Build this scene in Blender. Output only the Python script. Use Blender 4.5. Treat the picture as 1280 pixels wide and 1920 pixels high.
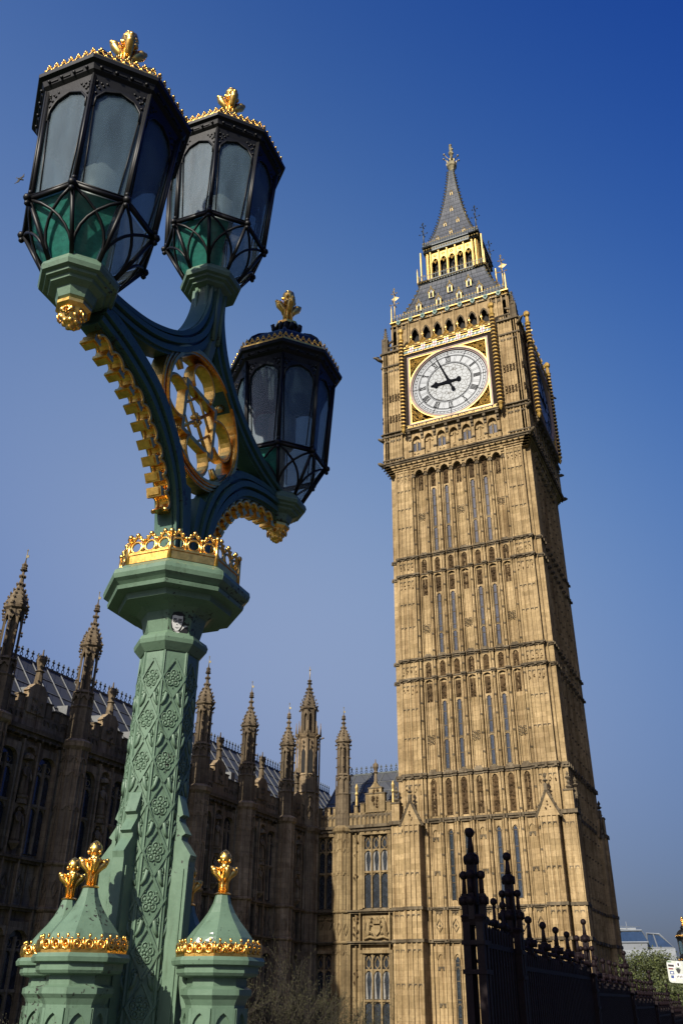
import bpy, math, random
from math import sin, cos, pi, radians as R_
from mathutils import Vector, Matrix
random.seed(7)
for o in list(bpy.data.objects): bpy.data.objects.remove(o)
SC = bpy.context.scene
COL = SC.collection

# ------------------------------------------------------------ camera
cam = bpy.data.objects.new('camera', bpy.data.cameras.new('camera')); COL.objects.link(cam)
YAW, PIT, ROL = 0.43622962, 0.51180441, 0.00946509
_f = Vector((-sin(YAW)*cos(PIT), cos(YAW)*cos(PIT), sin(PIT)))
_r = Vector((cos(YAW), sin(YAW), 0)); _u = _r.cross(_f)
_r2 = _r*cos(ROL)+_u*sin(ROL); _u2 = -_r*sin(ROL)+_u*cos(ROL)
_m = Matrix((_r2, _u2, -_f)).transposed().to_4x4(); _m.translation = Vector((17.48720713, -66.88500727, 6.63763465))
cam.matrix_world = _m
cam.data.sensor_fit = 'HORIZONTAL'; cam.data.sensor_width = 36; cam.data.lens = 1625.63/1280*36
cam.data.clip_start = 0.05; cam.data.clip_end = 6000
SC.camera = cam

# ------------------------------------------------------------ light
SUN_AZ, SUN_EL = 3.6, 31.0          # degrees south of the line square to the lit tower face, elevation
W = bpy.data.worlds.new("World"); SC.world = W; W.use_nodes = True
wn = W.node_tree; sk = wn.nodes.new('ShaderNodeTexSky'); sk.sky_type = 'NISHITA'; sk.sun_disc = False
sk.sun_elevation = R_(SUN_EL); sk.sun_rotation = R_(180+SUN_AZ)
sk.altitude = 0; sk.air_density = 1.0; sk.dust_density = 1.2; sk.ozone_density = 4.0
bg = wn.nodes['Background']; bg.inputs['Strength'].default_value = 0.05
# clear-day tint of the sky dome: hazier low down and toward the sun side, deeper blue high up
_tc = wn.nodes.new('ShaderNodeTexCoord'); _sp = wn.nodes.new('ShaderNodeSeparateXYZ'); wn.links.new(_tc.outputs['Generated'], _sp.inputs[0])
def wm(op, a, b=None, c=None):
    n = wn.nodes.new('ShaderNodeMath'); n.operation = op
    for i, v in enumerate((a, b, c)):
        if v is None: continue
        if isinstance(v, (int, float)): n.inputs[i].default_value = v
        else: wn.links.new(v, n.inputs[i])
    return n.outputs[0]
_z = wm('MAXIMUM', _sp.outputs[2], 0.04); _h = wm('ADD', wm('MULTIPLY', _sp.outputs[0], 0.90635), wm('MULTIPLY', _sp.outputs[1], 0.42253))
_h = wm('MINIMUM', wm('MAXIMUM', _h, -0.4), 0.85)   # darkest band of the sky lies square to the sun
_ch = []
for c0, c1, c2, c3, c4, c5 in ((-1.256, 9.271, -9.574, 0.574, -3.599, -3.441), (-1.239, 7.378, -6.62, 0.116, -1.643, -1.975), (-0.802, 4.579, -3.191, -0.391, 0.142, -0.41)):
    p = wm('MULTIPLY_ADD', wm('MULTIPLY_ADD', _z, c2, c1), _z, c0)
    p = wm('ADD', p, wm('MULTIPLY', _h, wm('MULTIPLY_ADD', _h, c5, wm('MULTIPLY_ADD', _z, c4, c3))))
    p = wm('MINIMUM', wm('MAXIMUM', p, -1.5), 1.2); _ch.append(wm('POWER', 2.718282, p))
_cc = wn.nodes.new('ShaderNodeCombineXYZ')
for i, c in enumerate(_ch): wn.links.new(c, _cc.inputs[i])
_vm = wn.nodes.new('ShaderNodeVectorMath'); _vm.operation = 'MULTIPLY'
wn.links.new(sk.outputs['Color'], _vm.inputs[0]); wn.links.new(_cc.outputs[0], _vm.inputs[1]); wn.links.new(_vm.outputs[0], bg.inputs['Color'])
sl = bpy.data.lights.new('sun', 'SUN'); sl.energy = 5.0; sl.angle = R_(0.53); sl.color = (1.0, 0.93, 0.80)
so = bpy.data.objects.new('sun', sl); COL.objects.link(so)
_sd = Vector((-sin(R_(SUN_AZ))*cos(R_(SUN_EL)), -cos(R_(SUN_AZ))*cos(R_(SUN_EL)), sin(R_(SUN_EL))))
so.rotation_euler = _sd.to_track_quat('Z', 'Y').to_euler(); so.location = (0, -60, 90)
SC.view_settings.view_transform = 'Standard'; SC.view_settings.look = 'None'
SC.view_settings.exposure = 0.70; SC.view_settings.gamma = 1.0
SC.render.engine = 'CYCLES'

AF_ = 0.385      # base colours below were picked by eye from the sunlit picture; this brings them to real albedo
# ------------------------------------------------------------ materials
def newmat(name):
    m = bpy.data.materials.new(name); m.use_nodes = True
    nt = m.node_tree; b = nt.nodes['Principled BSDF']
    return m, nt, b
def N(nt, t, **kw):
    n = nt.nodes.new(t)
    for k, v in kw.items():
        if k in n.inputs: n.inputs[k].default_value = v
        else: setattr(n, k, v)
    return n
def ramp(nt, src, stops):
    r = nt.nodes.new('ShaderNodeValToRGB'); e = r.color_ramp.elements
    while len(e) < len(stops): e.new(0.5)
    for el, (p, c) in zip(e, stops):
        el.position = p; el.color = (*c, 1) if len(c) == 3 else c
    nt.links.new(src, r.inputs[0]); return r
def mixc(nt, a, b, fac, mode='MIX'):
    m = nt.nodes.new('ShaderNodeMix'); m.data_type = 'RGBA'; m.blend_type = mode
    def put(i, v):
        if isinstance(v, bpy.types.NodeSocket): nt.links.new(v, m.inputs[i])
        elif isinstance(v, (int, float)): m.inputs[i].default_value = v
        else: m.inputs[i].default_value = (*v, 1)
    put(0, fac); put(6, a); put(7, b); return m.outputs[2]
def bump(nt, b, src, strength, dist=0.02):
    n = N(nt, 'ShaderNodeBump'); n.inputs['Strength'].default_value = strength; n.inputs['Distance'].default_value = dist
    nt.links.new(src, n.inputs['Height']); nt.links.new(n.outputs[0], b.inputs['Normal'])

def stone(name, c1, c2, stain, bw=0.85, bh=0.36, stamt=0.5, mortar=0.93):
    c1, c2, stain = [tuple(v*AF_ for v in c) for c in (c1, c2, stain)]
    m, nt, b = newmat(name); L = nt.links.new
    tc = N(nt, 'ShaderNodeTexCoord'); sp = N(nt, 'ShaderNodeSeparateXYZ'); L(tc.outputs['Object'], sp.inputs[0])
    ad = N(nt, 'ShaderNodeMath', operation='ADD'); L(sp.outputs[0], ad.inputs[0]); L(sp.outputs[1], ad.inputs[1])
    cb = N(nt, 'ShaderNodeCombineXYZ'); L(ad.outputs[0], cb.inputs[0]); L(sp.outputs[2], cb.inputs[1])
    br = N(nt, 'ShaderNodeTexBrick'); br.offset = 0.5; L(cb.outputs[0], br.inputs['Vector'])
    br.inputs['Scale'].default_value = 1; br.inputs['Brick Width'].default_value = bw; br.inputs['Row Height'].default_value = bh
    br.inputs['Mortar Size'].default_value = 0.009; br.inputs['Mortar Smooth'].default_value = 0.3; br.inputs['Bias'].default_value = -0.15
    br.inputs['Color1'].default_value = (*c1, 1); br.inputs['Color2'].default_value = (*c2, 1)
    br.inputs['Mortar'].default_value = (*[v*mortar for v in c2], 1)
    # streaky weathering, taller than wide
    mp = N(nt, 'ShaderNodeMapping'); mp.inputs['Scale'].default_value = (1.1, 1.1, 0.28); L(tc.outputs['Object'], mp.inputs[0])
    n1 = N(nt, 'ShaderNodeTexNoise', Scale=0.9, Detail=6.0, Roughness=0.62); L(mp.outputs[0], n1.inputs['Vector'])
    r1 = ramp(nt, n1.outputs[0], [(0.42, (0, 0, 0)), (0.72, (1, 1, 1))])
    f1 = N(nt, 'ShaderNodeMath', operation='MULTIPLY'); L(r1.outputs[0], f1.inputs[0]); f1.inputs[1].default_value = stamt
    c = mixc(nt, br.outputs[0], stain, f1.outputs[0])
    n2 = N(nt, 'ShaderNodeTexNoise', Scale=5.0, Detail=5.0, Roughness=0.7); L(tc.outputs['Object'], n2.inputs['Vector'])
    r2 = ramp(nt, n2.outputs[0], [(0.25, (0.62, 0.62, 0.62)), (0.75, (1.25, 1.25, 1.22))])
    c = mixc(nt, c, r2.outputs[0], 0.8, 'MULTIPLY')
    mp3 = N(nt, 'ShaderNodeMapping'); mp3.inputs['Scale'].default_value = (5.5, 5.5, 0.16); L(tc.outputs['Object'], mp3.inputs[0])
    n3 = N(nt, 'ShaderNodeTexNoise', Scale=1.0, Detail=4.0, Roughness=0.6); L(mp3.outputs[0], n3.inputs['Vector'])
    r3 = ramp(nt, n3.outputs[0], [(0.33, (0.50, 0.43, 0.36)), (0.50, (1.0, 0.99, 0.97)), (0.70, (1.22, 1.22, 1.24))])
    c = mixc(nt, c, r3.outputs[0], 0.85, 'MULTIPLY')
    n4 = N(nt, 'ShaderNodeTexNoise', Scale=0.35, Detail=3.0, Roughness=0.5); L(tc.outputs['Object'], n4.inputs['Vector'])
    r4 = ramp(nt, n4.outputs[0], [(0.35, (0.80, 0.78, 0.76)), (0.65, (1.15, 1.14, 1.12))])
    c = mixc(nt, c, r4.outputs[0], 0.9, 'MULTIPLY')
    L(c, b.inputs['Base Color']); b.inputs['Roughness'].default_value = 0.9
    b.inputs['Specular IOR Level'].default_value = 0.2
    bump(nt, b, n2.outputs[0], 0.22, 0.02)
    return m
def plain(name, col, rough=0.6, metal=0.0, var=0.25, scale=6.0, bmp=0.15, bd=0.01, spec=0.5, coat=0.0, af=None):
    af = AF_ if af is None else af
    col = tuple(v*af for v in col)
    m, nt, b = newmat(name); L = nt.links.new
    tc = N(nt, 'ShaderNodeTexCoord')
    n = N(nt, 'ShaderNodeTexNoise', Scale=scale, Detail=6.0, Roughness=0.65); L(tc.outputs['Object'], n.inputs['Vector'])
    r = ramp(nt, n.outputs[0], [(0.3, tuple(v*(1-var) for v in col)), (0.7, tuple(min(1, v*(1+var)) for v in col))])
    L(r.outputs[0], b.inputs['Base Color'])
    b.inputs['Roughness'].default_value = rough; b.inputs['Metallic'].default_value = metal
    b.inputs['Specular IOR Level'].default_value = spec; b.inputs['Coat Weight'].default_value = coat
    if bmp: bump(nt, b, n.outputs[0], bmp, bd)
    return m

M = {}
M['stone'] = stone('limestone', (0.84, 0.62, 0.335), (0.55, 0.40, 0.20), (0.30, 0.195, 0.09))
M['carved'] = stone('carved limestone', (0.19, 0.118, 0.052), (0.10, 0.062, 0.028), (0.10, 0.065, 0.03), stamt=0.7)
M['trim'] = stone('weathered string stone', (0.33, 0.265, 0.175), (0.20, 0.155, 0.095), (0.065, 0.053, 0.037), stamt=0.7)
M['stone2'] = stone('palace limestone', (0.60, 0.45, 0.24), (0.42, 0.31, 0.16), (0.15, 0.105, 0.06), bw=0.7, bh=0.32)
M['sooty'] = stone('sooty turret stone', (0.36, 0.28, 0.18), (0.26, 0.20, 0.13), (0.11, 0.09, 0.065), stamt=0.75)
M['oldstone'] = stone('dirty wing limestone', (0.66, 0.50, 0.31), (0.42, 0.315, 0.20), (0.15, 0.12, 0.08), bw=0.7, bh=0.32, stamt=0.7)

def slate(name, c1, c2, bw, bh):
    m, nt, b = newmat(name); L = nt.links.new
    tc = N(nt, 'ShaderNodeTexCoord'); sp = N(nt, 'ShaderNodeSeparateXYZ'); L(tc.outputs['Object'], sp.inputs[0])
    ad = N(nt, 'ShaderNodeMath', operation='ADD'); L(sp.outputs[0], ad.inputs[0]); L(sp.outputs[1], ad.inputs[1])
    cb = N(nt, 'ShaderNodeCombineXYZ'); L(ad.outputs[0], cb.inputs[0]); L(sp.outputs[2], cb.inputs[1])
    br = N(nt, 'ShaderNodeTexBrick'); L(cb.outputs[0], br.inputs['Vector']); br.inputs['Scale'].default_value = 1
    br.inputs['Brick Width'].default_value = bw; br.inputs['Row Height'].default_value = bh; br.inputs['Mortar Size'].default_value = 0.02
    br.inputs['Color1'].default_value = (*c1, 1); br.inputs['Color2'].default_value = (*c2, 1); br.inputs['Mortar'].default_value = (0.02, 0.02, 0.022, 1)
    L(br.outputs[0], b.inputs['Base Color']); b.inputs['Roughness'].default_value = 0.5; b.inputs['Metallic'].default_value = 0.3
    n2 = N(nt, 'ShaderNodeTexNoise', Scale=3.0, Detail=4.0); L(tc.outputs['Object'], n2.inputs['Vector'])
    bump(nt, b, n2.outputs[0], 0.3, 0.03)
    return m
M['slate'] = slate('cast iron roof tiles', (0.065, 0.068, 0.075), (0.04, 0.043, 0.05), 0.55, 0.75)
M['roof'] = slate('palace iron roof plates', (0.065, 0.068, 0.073), (0.045, 0.048, 0.053), 1.1, 1.0)
M['gold'] = plain('gilding', (0.86, 0.50, 0.12), 0.31, 1.0, 0.3, 30, 0.35, 0.004, af=0.9)
M['goldp'] = plain('gilded paint', (0.80, 0.50, 0.12), 0.40, 0.5, 0.35, 4, 0.3, 0.02, af=0.499)
M['gilt'] = plain('distant gilding', (0.78, 0.55, 0.19), 0.5, 0.5, 0.3, 5, 0.2, 0.02, af=0.461)
M['dullgilt'] = plain('tarnished gilding', (0.30, 0.25, 0.13), 0.5, 0.5, 0.5, 5, 0.2, 0.02, af=0.640)
M['green'] = plain('sage green paint', (0.175, 0.30, 0.205), 0.42, 0, 0.16, 9, 0.25, 0.004, 0.5, 0.15)
M['dkgreen'] = plain('deep green paint', (0.105, 0.215, 0.165), 0.38, 0, 0.16, 9, 0.25, 0.004, 0.5, 0.2)
def aged(name, col):
    m, nt, b = newmat(name); L = nt.links.new; tc = N(nt, 'ShaderNodeTexCoord')
    n = N(nt, 'ShaderNodeTexNoise', Scale=7.0, Detail=7.0, Roughness=0.7); L(tc.outputs['Object'], n.inputs['Vector'])
    c = ramp(nt, n.outputs[0], [(0.3, tuple(v*.80 for v in col)), (0.5, col), (0.75, tuple(v*1.15 for v in col))]).outputs[0]
    mp = N(nt, 'ShaderNodeMapping'); mp.inputs['Scale'].default_value = (34, 34, 3.5); L(tc.outputs['Object'], mp.inputs[0])
    n2 = N(nt, 'ShaderNodeTexNoise', Scale=1.0, Detail=5.0, Roughness=0.65); L(mp.outputs[0], n2.inputs['Vector'])
    r2 = ramp(nt, n2.outputs[0], [(0.56, (0, 0, 0)), (0.74, (.55, .55, .55))]); c = mixc(nt, c, tuple(v*f for v, f in zip(col, (.45, .42, .36))), r2.outputs[0])
    n3 = N(nt, 'ShaderNodeTexNoise', Scale=60.0, Detail=3.0, Roughness=0.5); L(tc.outputs['Object'], n3.inputs['Vector'])
    n4 = N(nt, 'ShaderNodeTexNoise', Scale=4.0, Detail=2.0); L(tc.outputs['Object'], n4.inputs['Vector'])
    mu = N(nt, 'ShaderNodeMath', operation='MULTIPLY'); L(n3.outputs[0], mu.inputs[0]); L(n4.outputs[0], mu.inputs[1])
    r3 = ramp(nt, mu.outputs[0], [(0.385, (0, 0, 0)), (0.40, (1, 1, 1))]); c = mixc(nt, c, (0.02, 0.02, 0.016), r3.outputs[0])
    L(c, b.inputs['Base Color']); b.inputs['Specular IOR Level'].default_value = 0.3
    rr = ramp(nt, n.outputs[0], [(0.3, (.34, .34, .34)), (0.7, (.55, .55, .55))]); L(rr.outputs[0], b.inputs['Roughness'])
    bump(nt, b, n3.outputs[0], 0.30, 0.0025); return m
M['green'] = aged('weathered sage green paint', (0.084, 0.136, 0.090)); M['dkgreen'] = aged('weathered deep green paint', (0.038, 0.086, 0.060))
M['black'] = plain('black iron paint', (0.010, 0.010, 0.011), 0.46, 0, 0.4, 20, 0.3, 0.003, 0.22)
M['fence'] = plain('dark maroon iron paint', (0.017, 0.0075, 0.009), 0.65, 0, 0.4, 14, 0.3, 0.004, 0.15)
M['iron'] = plain('grey green ironwork', (0.10, 0.12, 0.12), 0.5, 0.3, 0.3, 4, 0.2, 0.02)
M['emer'] = plain('emerald shield paint', (0.03, 0.16, 0.10), 0.5, 0, 0.3, 4)
M['dark'] = plain('dark interior', (0.012, 0.011, 0.010), 0.9, 0, 0.3, 2, 0)
M['dframe'] = plain('dark dial surround', (0.05, 0.036, 0.028), 0.9, 0, 0.3, 3, spec=0.05)
M['red'] = plain('red enamel', (0.35, 0.02, 0.03), 0.5, 0, 0.1, 3, 0)
M['white'] = plain('white enamel', (0.75, 0.74, 0.70), 0.5, 0, 0.08, 2, 0, af=0.576)
M['pink'] = plain('pale dial surround', (0.62, 0.44, 0.38), 0.7, 0, 0.1, 2, 0, af=0.40)
M['handblk'] = plain('clock hand blue black', (0.012, 0.013, 0.018), 0.95, 0, 0.2, 2, 0, spec=0.03)
M['twig'] = plain('twig bark', (0.055, 0.042, 0.026), 0.9, 0, 0.3, 6, 0.2)
M['bark'] = plain('tree bark', (0.07, 0.055, 0.04), 0.9, 0, 0.3, 6, 0.2)
M['bud'] = plain('spring buds', (0.12, 0.115, 0.04), 0.7, 0, 0.3, 6, 0)
M['leafa'] = plain('spring leaves', (0.070, 0.086, 0.015), 0.7, 0, 0.45, 1.2, 0, af=0.640)
M['leafb'] = plain('darker leaves', (0.04, 0.055, 0.012), 0.7, 0, 0.45, 1.2, 0, af=0.640)
M['leadcan'] = plain('pale vent lead', (0.26, 0.27, 0.27), 0.6, 0, 0.2, 3)
M['asphalt'] = plain('asphalt', (0.05, 0.05, 0.052), 0.9, 0, 0.3, 40, 0.4, af=0.35)
M['paving'] = plain('paving', (0.22, 0.21, 0.19), 0.85, 0, 0.2, 8, 0.3)
M['grass'] = plain('lawn', (0.035, 0.065, 0.015), 0.9, 0, 0.4, 3, 0.4, af=0.640)
M['bglass'] = plain('blue tinted office glass', (0.03, 0.06, 0.13), 0.15, 0.0, 0.2, 1, 0, af=0.640)
M['bwhite'] = plain('white office cladding', (0.50, 0.55, 0.60), 0.5, 0, 0.1, 1, 0, af=0.30)
M['bgrey'] = plain('grey office cladding', (0.28, 0.31, 0.35), 0.5, 0, 0.1, 1, 0, af=0.36)
M['paper'] = plain('sticker paper', (0.80, 0.80, 0.78), 0.6, 0, 0.05, 9, 0, af=0.640)
M['stgrey'] = plain('sticker grey ink', (0.45, 0.46, 0.50), 0.6, 0, 0.05, 9, 0, af=0.640)
M['stblk'] = plain('sticker black ink', (0.012, 0.012, 0.016), 0.6, 0, 0.05, 9, 0)
M['stblue'] = plain('sticker blue ink', (0.03, 0.10, 0.40), 0.6, 0, 0.05, 9, 0)
M['stgreen'] = plain('sticker green ink', (0.05, 0.25, 0.07), 0.6, 0, 0.05, 9, 0)
M['signgrey'] = plain('bare sign metal', (0.55, 0.58, 0.52), 0.5, 0.2, 0.15, 12, af=0.640)
M['bird'] = plain('bird plumage', (0.03, 0.03, 0.032), 0.8, 0, 0.3, 20, 0)

def glassmat(name, col, trans, rough, spec=0.5, streak=0.35, sc=(9, 9, 2.2)):
    """dirty frosted glass: part see-through, part milky film"""
    m, nt, b = newmat(name); L = nt.links.new
    tc = N(nt, 'ShaderNodeTexCoord')
    mp = N(nt, 'ShaderNodeMapping'); mp.inputs['Scale'].default_value = sc; L(tc.outputs['Object'], mp.inputs[0])
    n = N(nt, 'ShaderNodeTexNoise', Scale=1.0, Detail=7.0, Roughness=0.6); L(mp.outputs[0], n.inputs['Vector'])
    r = ramp(nt, n.outputs[0], [(0.3, tuple(v*(1-streak) for v in col)), (0.72, tuple(min(1, v*(1+streak)) for v in col))])
    v = N(nt, 'ShaderNodeTexVoronoi', Scale=85.0); L(tc.outputs['Object'], v.inputs['Vector'])
    rv = ramp(nt, v.outputs['Distance'], [(0.10, (1, 1, 1)), (0.17, (0, 0, 0))])
    n3 = N(nt, 'ShaderNodeTexNoise', Scale=9.0, Detail=2.0); L(tc.outputs['Object'], n3.inputs['Vector'])
    r3 = ramp(nt, n3.outputs[0], [(0.50, (0, 0, 0)), (0.66, (0.75, 0.75, 0.75))])
    f = N(nt, 'ShaderNodeMath', operation='MULTIPLY'); L(rv.outputs[0], f.inputs[0]); L(r3.outputs[0], f.inputs[1])
    c = mixc(nt, r.outputs[0], (0.38, 0.40, 0.39), f.outputs[0])
    L(c, b.inputs['Base Color']); b.inputs['Roughness'].default_value = rough; b.inputs['Specular IOR Level'].default_value = spec
    tr = N(nt, 'ShaderNodeBsdfTransparent'); tr.inputs[0].default_value = (0.84, 0.88, 0.90, 1)
    tl = N(nt, 'ShaderNodeBsdfTranslucent'); L(c, tl.inputs[0])
    m1 = N(nt, 'ShaderNodeMixShader'); m1.inputs[0].default_value = 0.35; L(b.outputs[0], m1.inputs[1]); L(tl.outputs[0], m1.inputs[2])
    m2 = N(nt, 'ShaderNodeMixShader'); m2.inputs[0].default_value = trans; L(m1.outputs[0], m2.inputs[1]); L(tr.outputs[0], m2.inputs[2])
    L(m2.outputs[0], nt.nodes['Material Output'].inputs[0])
    bump(nt, b, n.outputs[0], 0.2, 0.01)
    return m
M['frost'] = glassmat('dirty frosted glass', (0.115, 0.175, 0.22), 0.62, 0.36, 0.9)
M['teal'] = glassmat('teal ribbed glass', (0.030, 0.20, 0.155), 0.28, 0.3, 0.5, 0.3, (30, 30, 60))
M['clearf'] = glassmat('clear dusty glass', (0.25, 0.28, 0.31), 0.75, 0.3)
def winmat(name, col, rough, panes=0.16):
    m, nt, b = newmat(name); L = nt.links.new
    tc = N(nt, 'ShaderNodeTexCoord'); sp = N(nt, 'ShaderNodeSeparateXYZ'); L(tc.outputs['Object'], sp.inputs[0])
    ad = N(nt, 'ShaderNodeMath', operation='ADD'); L(sp.outputs[0], ad.inputs[0]); L(sp.outputs[1], ad.inputs[1])
    cb = N(nt, 'ShaderNodeCombineXYZ'); L(ad.outputs[0], cb.inputs[0]); L(sp.outputs[2], cb.inputs[1])
    mp = N(nt, 'ShaderNodeMapping'); mp.inputs['Rotation'].default_value = (0, 0, R_(45)); L(cb.outputs[0], mp.inputs[0])
    br = N(nt, 'ShaderNodeTexBrick'); br.offset = 0; L(mp.outputs[0], br.inputs['Vector']); br.inputs['Scale'].default_value = 1
    br.inputs['Brick Width'].default_value = panes; br.inputs['Row Height'].default_value = panes; br.inputs['Mortar Size'].default_value = 0.012
    br.inputs['Color1'].default_value = (*col, 1); br.inputs['Color2'].default_value = (*[v*0.55 for v in col], 1); br.inputs['Mortar'].default_value = (0.02, 0.02, 0.02, 1)
    L(br.outputs[0], b.inputs['Base Color']); b.inputs['Roughness'].default_value = rough; b.inputs['Specular IOR Level'].default_value = 0.8
    n = N(nt, 'ShaderNodeTexNoise', Scale=3.0, Detail=2.0); L(tc.outputs['Object'], n.inputs['Vector']); bump(nt, b, n.outputs[0], 0.1, 0.02)
    return m
M['lattice'] = winmat('leaded tower glass', (0.03, 0.04, 0.05), 0.08)
M['pane'] = winmat('leaded palace glass', (0.03, 0.036, 0.045), 0.12, 0.22)
M['curtain'] = plain('net curtain', (0.42, 0.40, 0.36), 0.9, 0, 0.2, 3)

def dialmat():
    m, nt, b = newmat('opal dial glass'); L = nt.links.new
    tc = N(nt, 'ShaderNodeTexCoord')
    v = N(nt, 'ShaderNodeTexVoronoi', Scale=2.6); v.feature = 'DISTANCE_TO_EDGE'; L(tc.outputs['Object'], v.inputs['Vector'])
    r = ramp(nt, v.outputs['Distance'], [(0.035, (0.035, 0.035, 0.032)), (0.07, (0.225, 0.24, 0.25))])
    L(r.outputs[0], b.inputs['Base Color']); b.inputs['Roughness'].default_value = 0.4; b.inputs['Specular IOR Level'].default_value = 0.2
    return m
M['opal'] = dialmat()
M['opalring'] = plain('opal ring glass', (0.66, 0.70, 0.74), 0.35, 0, 0.08, 2, 0, spec=0.2, af=0.35)

# ------------------------------------------------------------ mesh helpers
class MB:
    def __init__(s, T=None): s.v = []; s.f = []; s.sm = []; s.T = T
    def add(s, vs, fs, smooth=False):
        b = len(s.v)
        if s.T: vs = [s.T(*p) for p in vs]
        s.v += [tuple(p) for p in vs]; s.f += [tuple(b+i for i in f) for f in fs]; s.sm += [smooth]*len(fs)
    def box(s, x0, x1, y0, y1, z0, z1):
        s.add([(x0, y0, z0), (x1, y0, z0), (x1, y1, z0), (x0, y1, z0), (x0, y0, z1), (x1, y0, z1), (x1, y1, z1), (x0, y1, z1)],
              [(0, 3, 2, 1), (4, 5, 6, 7), (0, 1, 5, 4), (1, 2, 6, 5), (2, 3, 7, 6), (3, 0, 4, 7)])
    def wedge(s, x0, x1, y0, y1, z0, z1, y1t):
        """box whose top runs y0..y1t (sloping face)"""
        s.add([(x0, y0, z0), (x1, y0, z0), (x1, y1, z0), (x0, y1, z0), (x0, y0, z1), (x1, y0, z1), (x1, y1t, z1), (x0, y1t, z1)],
              [(0, 3, 2, 1), (4, 5, 6, 7), (0, 1, 5, 4), (1, 2, 6, 5), (2, 3, 7, 6), (3, 0, 4, 7)])
    def ext(s, pts, f):
        """pts 2d polygon; f(a,b,side) -> 3d, side 0/1"""
        n = len(pts); vs = [f(a, b, 0) for a, b in pts]+[f(a, b, 1) for a, b in pts]
        s.add(vs, [tuple(range(n))[::-1], tuple(range(n, 2*n))]+[(i, (i+1) % n, n+(i+1) % n, n+i) for i in range(n)])
    def strip(s, A, B, f):
        """solid between two equal-length polylines A,B (2d), f(a,b,side)"""
        n = len(A); vs = []
        for sd in (0, 1): vs += [f(a, b, sd) for a, b in A]+[f(a, b, sd) for a, b in B]
        fs = []
        for i in range(n-1):
            fs += [(i, i+1, n+i+1, n+i), (2*n+i, 3*n+i, 3*n+i+1, 2*n+i+1), (i, 2*n+i, 2*n+i+1, i+1), (n+i, n+i+1, 3*n+i+1, 3*n+i)]
        fs += [(0, n, 3*n, 2*n), (n-1, 3*n-1, 4*n-1, 2*n-1)]
        s.add(vs, fs)
    def lathe(s, cx, cy, prof, n=8, ph=0.0, smooth=False, caps=True, sx=1, sy=1):
        vs = []; fs = []
        for z, r in prof:
            for i in range(n):
                a = ph+2*pi*i/n; vs.append((cx+sx*r*cos(a), cy+sy*r*sin(a), z))
        for j in range(len(prof)-1):
            for i in range(n):
                k = (i+1) % n; fs.append((j*n+i, j*n+k, (j+1)*n+k, (j+1)*n+i))
        if caps: fs += [tuple(range(n))[::-1], tuple(range((len(prof)-1)*n, len(prof)*n))]
        s.add(vs, fs, smooth)
    def tube(s, pts, r, n=6, closed=False, smooth=True):
        P = [Vector(p) for p in pts]; m = len(P); rr = r if isinstance(r, (list, tuple)) else [r]*m
        vs = []; fs = []; up = None
        for i, p in enumerate(P):
            if closed: t = (P[(i+1) % m]-P[i-1])
            else: t = P[min(i+1, m-1)]-P[max(i-1, 0)]
            t.normalize()
            if up is None: up = Vector((0, 0, 1)) if abs(t.z) < .9 else Vector((1, 0, 0))
            a = t.cross(up);
            if a.length < 1e-4: a = t.cross(Vector((1, 0.3, 0)))
            a.normalize(); b = a.cross(t); up = b
            for k in range(n):
                q = 2*pi*k/n; vs.append(p+a*(rr[i]*cos(q))+b*(rr[i]*sin(q)))
        for i in range(m if closed else m-1):
            j = (i+1) % m
            for k in range(n):
                l = (k+1) % n; fs.append((i*n+k, i*n+l, j*n+l, j*n+k))
        if not closed: fs += [tuple(range(n)), tuple(range((m-1)*n, m*n))[::-1]]
        s.add(vs, fs, smooth)
    def ball(s, c, r, n=8, m=5, sz=1.0, sx=1.0, sy=1.0):
        vs = [(c[0], c[1], c[2]-r*sz)]; fs = []
        for j in range(1, m):
            t = pi*j/m
            for i in range(n):
                a = 2*pi*i/n; vs.append((c[0]+sx*r*sin(t)*cos(a), c[1]+sy*r*sin(t)*sin(a), c[2]-r*sz*cos(t)))
        vs.append((c[0], c[1], c[2]+r*sz)); e = len(vs)-1
        for i in range(n):
            k = (i+1) % n; fs.append((0, 1+k, 1+i)); fs.append((e, 1+(m-2)*n+i, 1+(m-2)*n+k))
            for j in range(m-2): fs.append((1+j*n+i, 1+j*n+k, 1+(j+1)*n+k, 1+(j+1)*n+i))
        s.add(vs, fs, True)
    def octa(s, c, rx, ry, rz):
        x, y, z = c
        s.add([(x-rx, y, z), (x+rx, y, z), (x, y-ry, z), (x, y+ry, z), (x, y, z-rz), (x, y, z+rz)],
              [(0, 2, 5), (2, 1, 5), (1, 3, 5), (3, 0, 5), (2, 0, 4), (1, 2, 4), (3, 1, 4), (0, 3, 4)])
    def build(s, name, mat, parent=None, label=None, kind=None, cat=None, group=None, obj=True):
        me = bpy.data.meshes.new(name); me.from_pydata(s.v, [], s.f); me.materials.append(M[mat] if isinstance(mat, str) else mat)
        me.polygons.foreach_set('use_smooth', s.sm); me.validate(); 
        import bmesh
        bm = bmesh.new(); bm.from_mesh(me); bmesh.ops.recalc_face_normals(bm, faces=bm.faces); bm.to_mesh(me); bm.free()
        o = bpy.data.objects.new(name, me); COL.objects.link(o)
        if parent is not None: setpar(o, parent)
        if label: o['label'] = label
        if kind: o['kind'] = kind
        if cat: o['category'] = cat
        if group: o['group'] = group
        return o
def setpar(o, p):
    o.parent = p; mw = getw(p)
    o.matrix_parent_inverse = mw.inverted()
def getw(o):
    m = o.matrix_basis.copy()
    if o.parent: m = getw(o.parent) @ o.matrix_parent_inverse @ m
    return m
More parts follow.
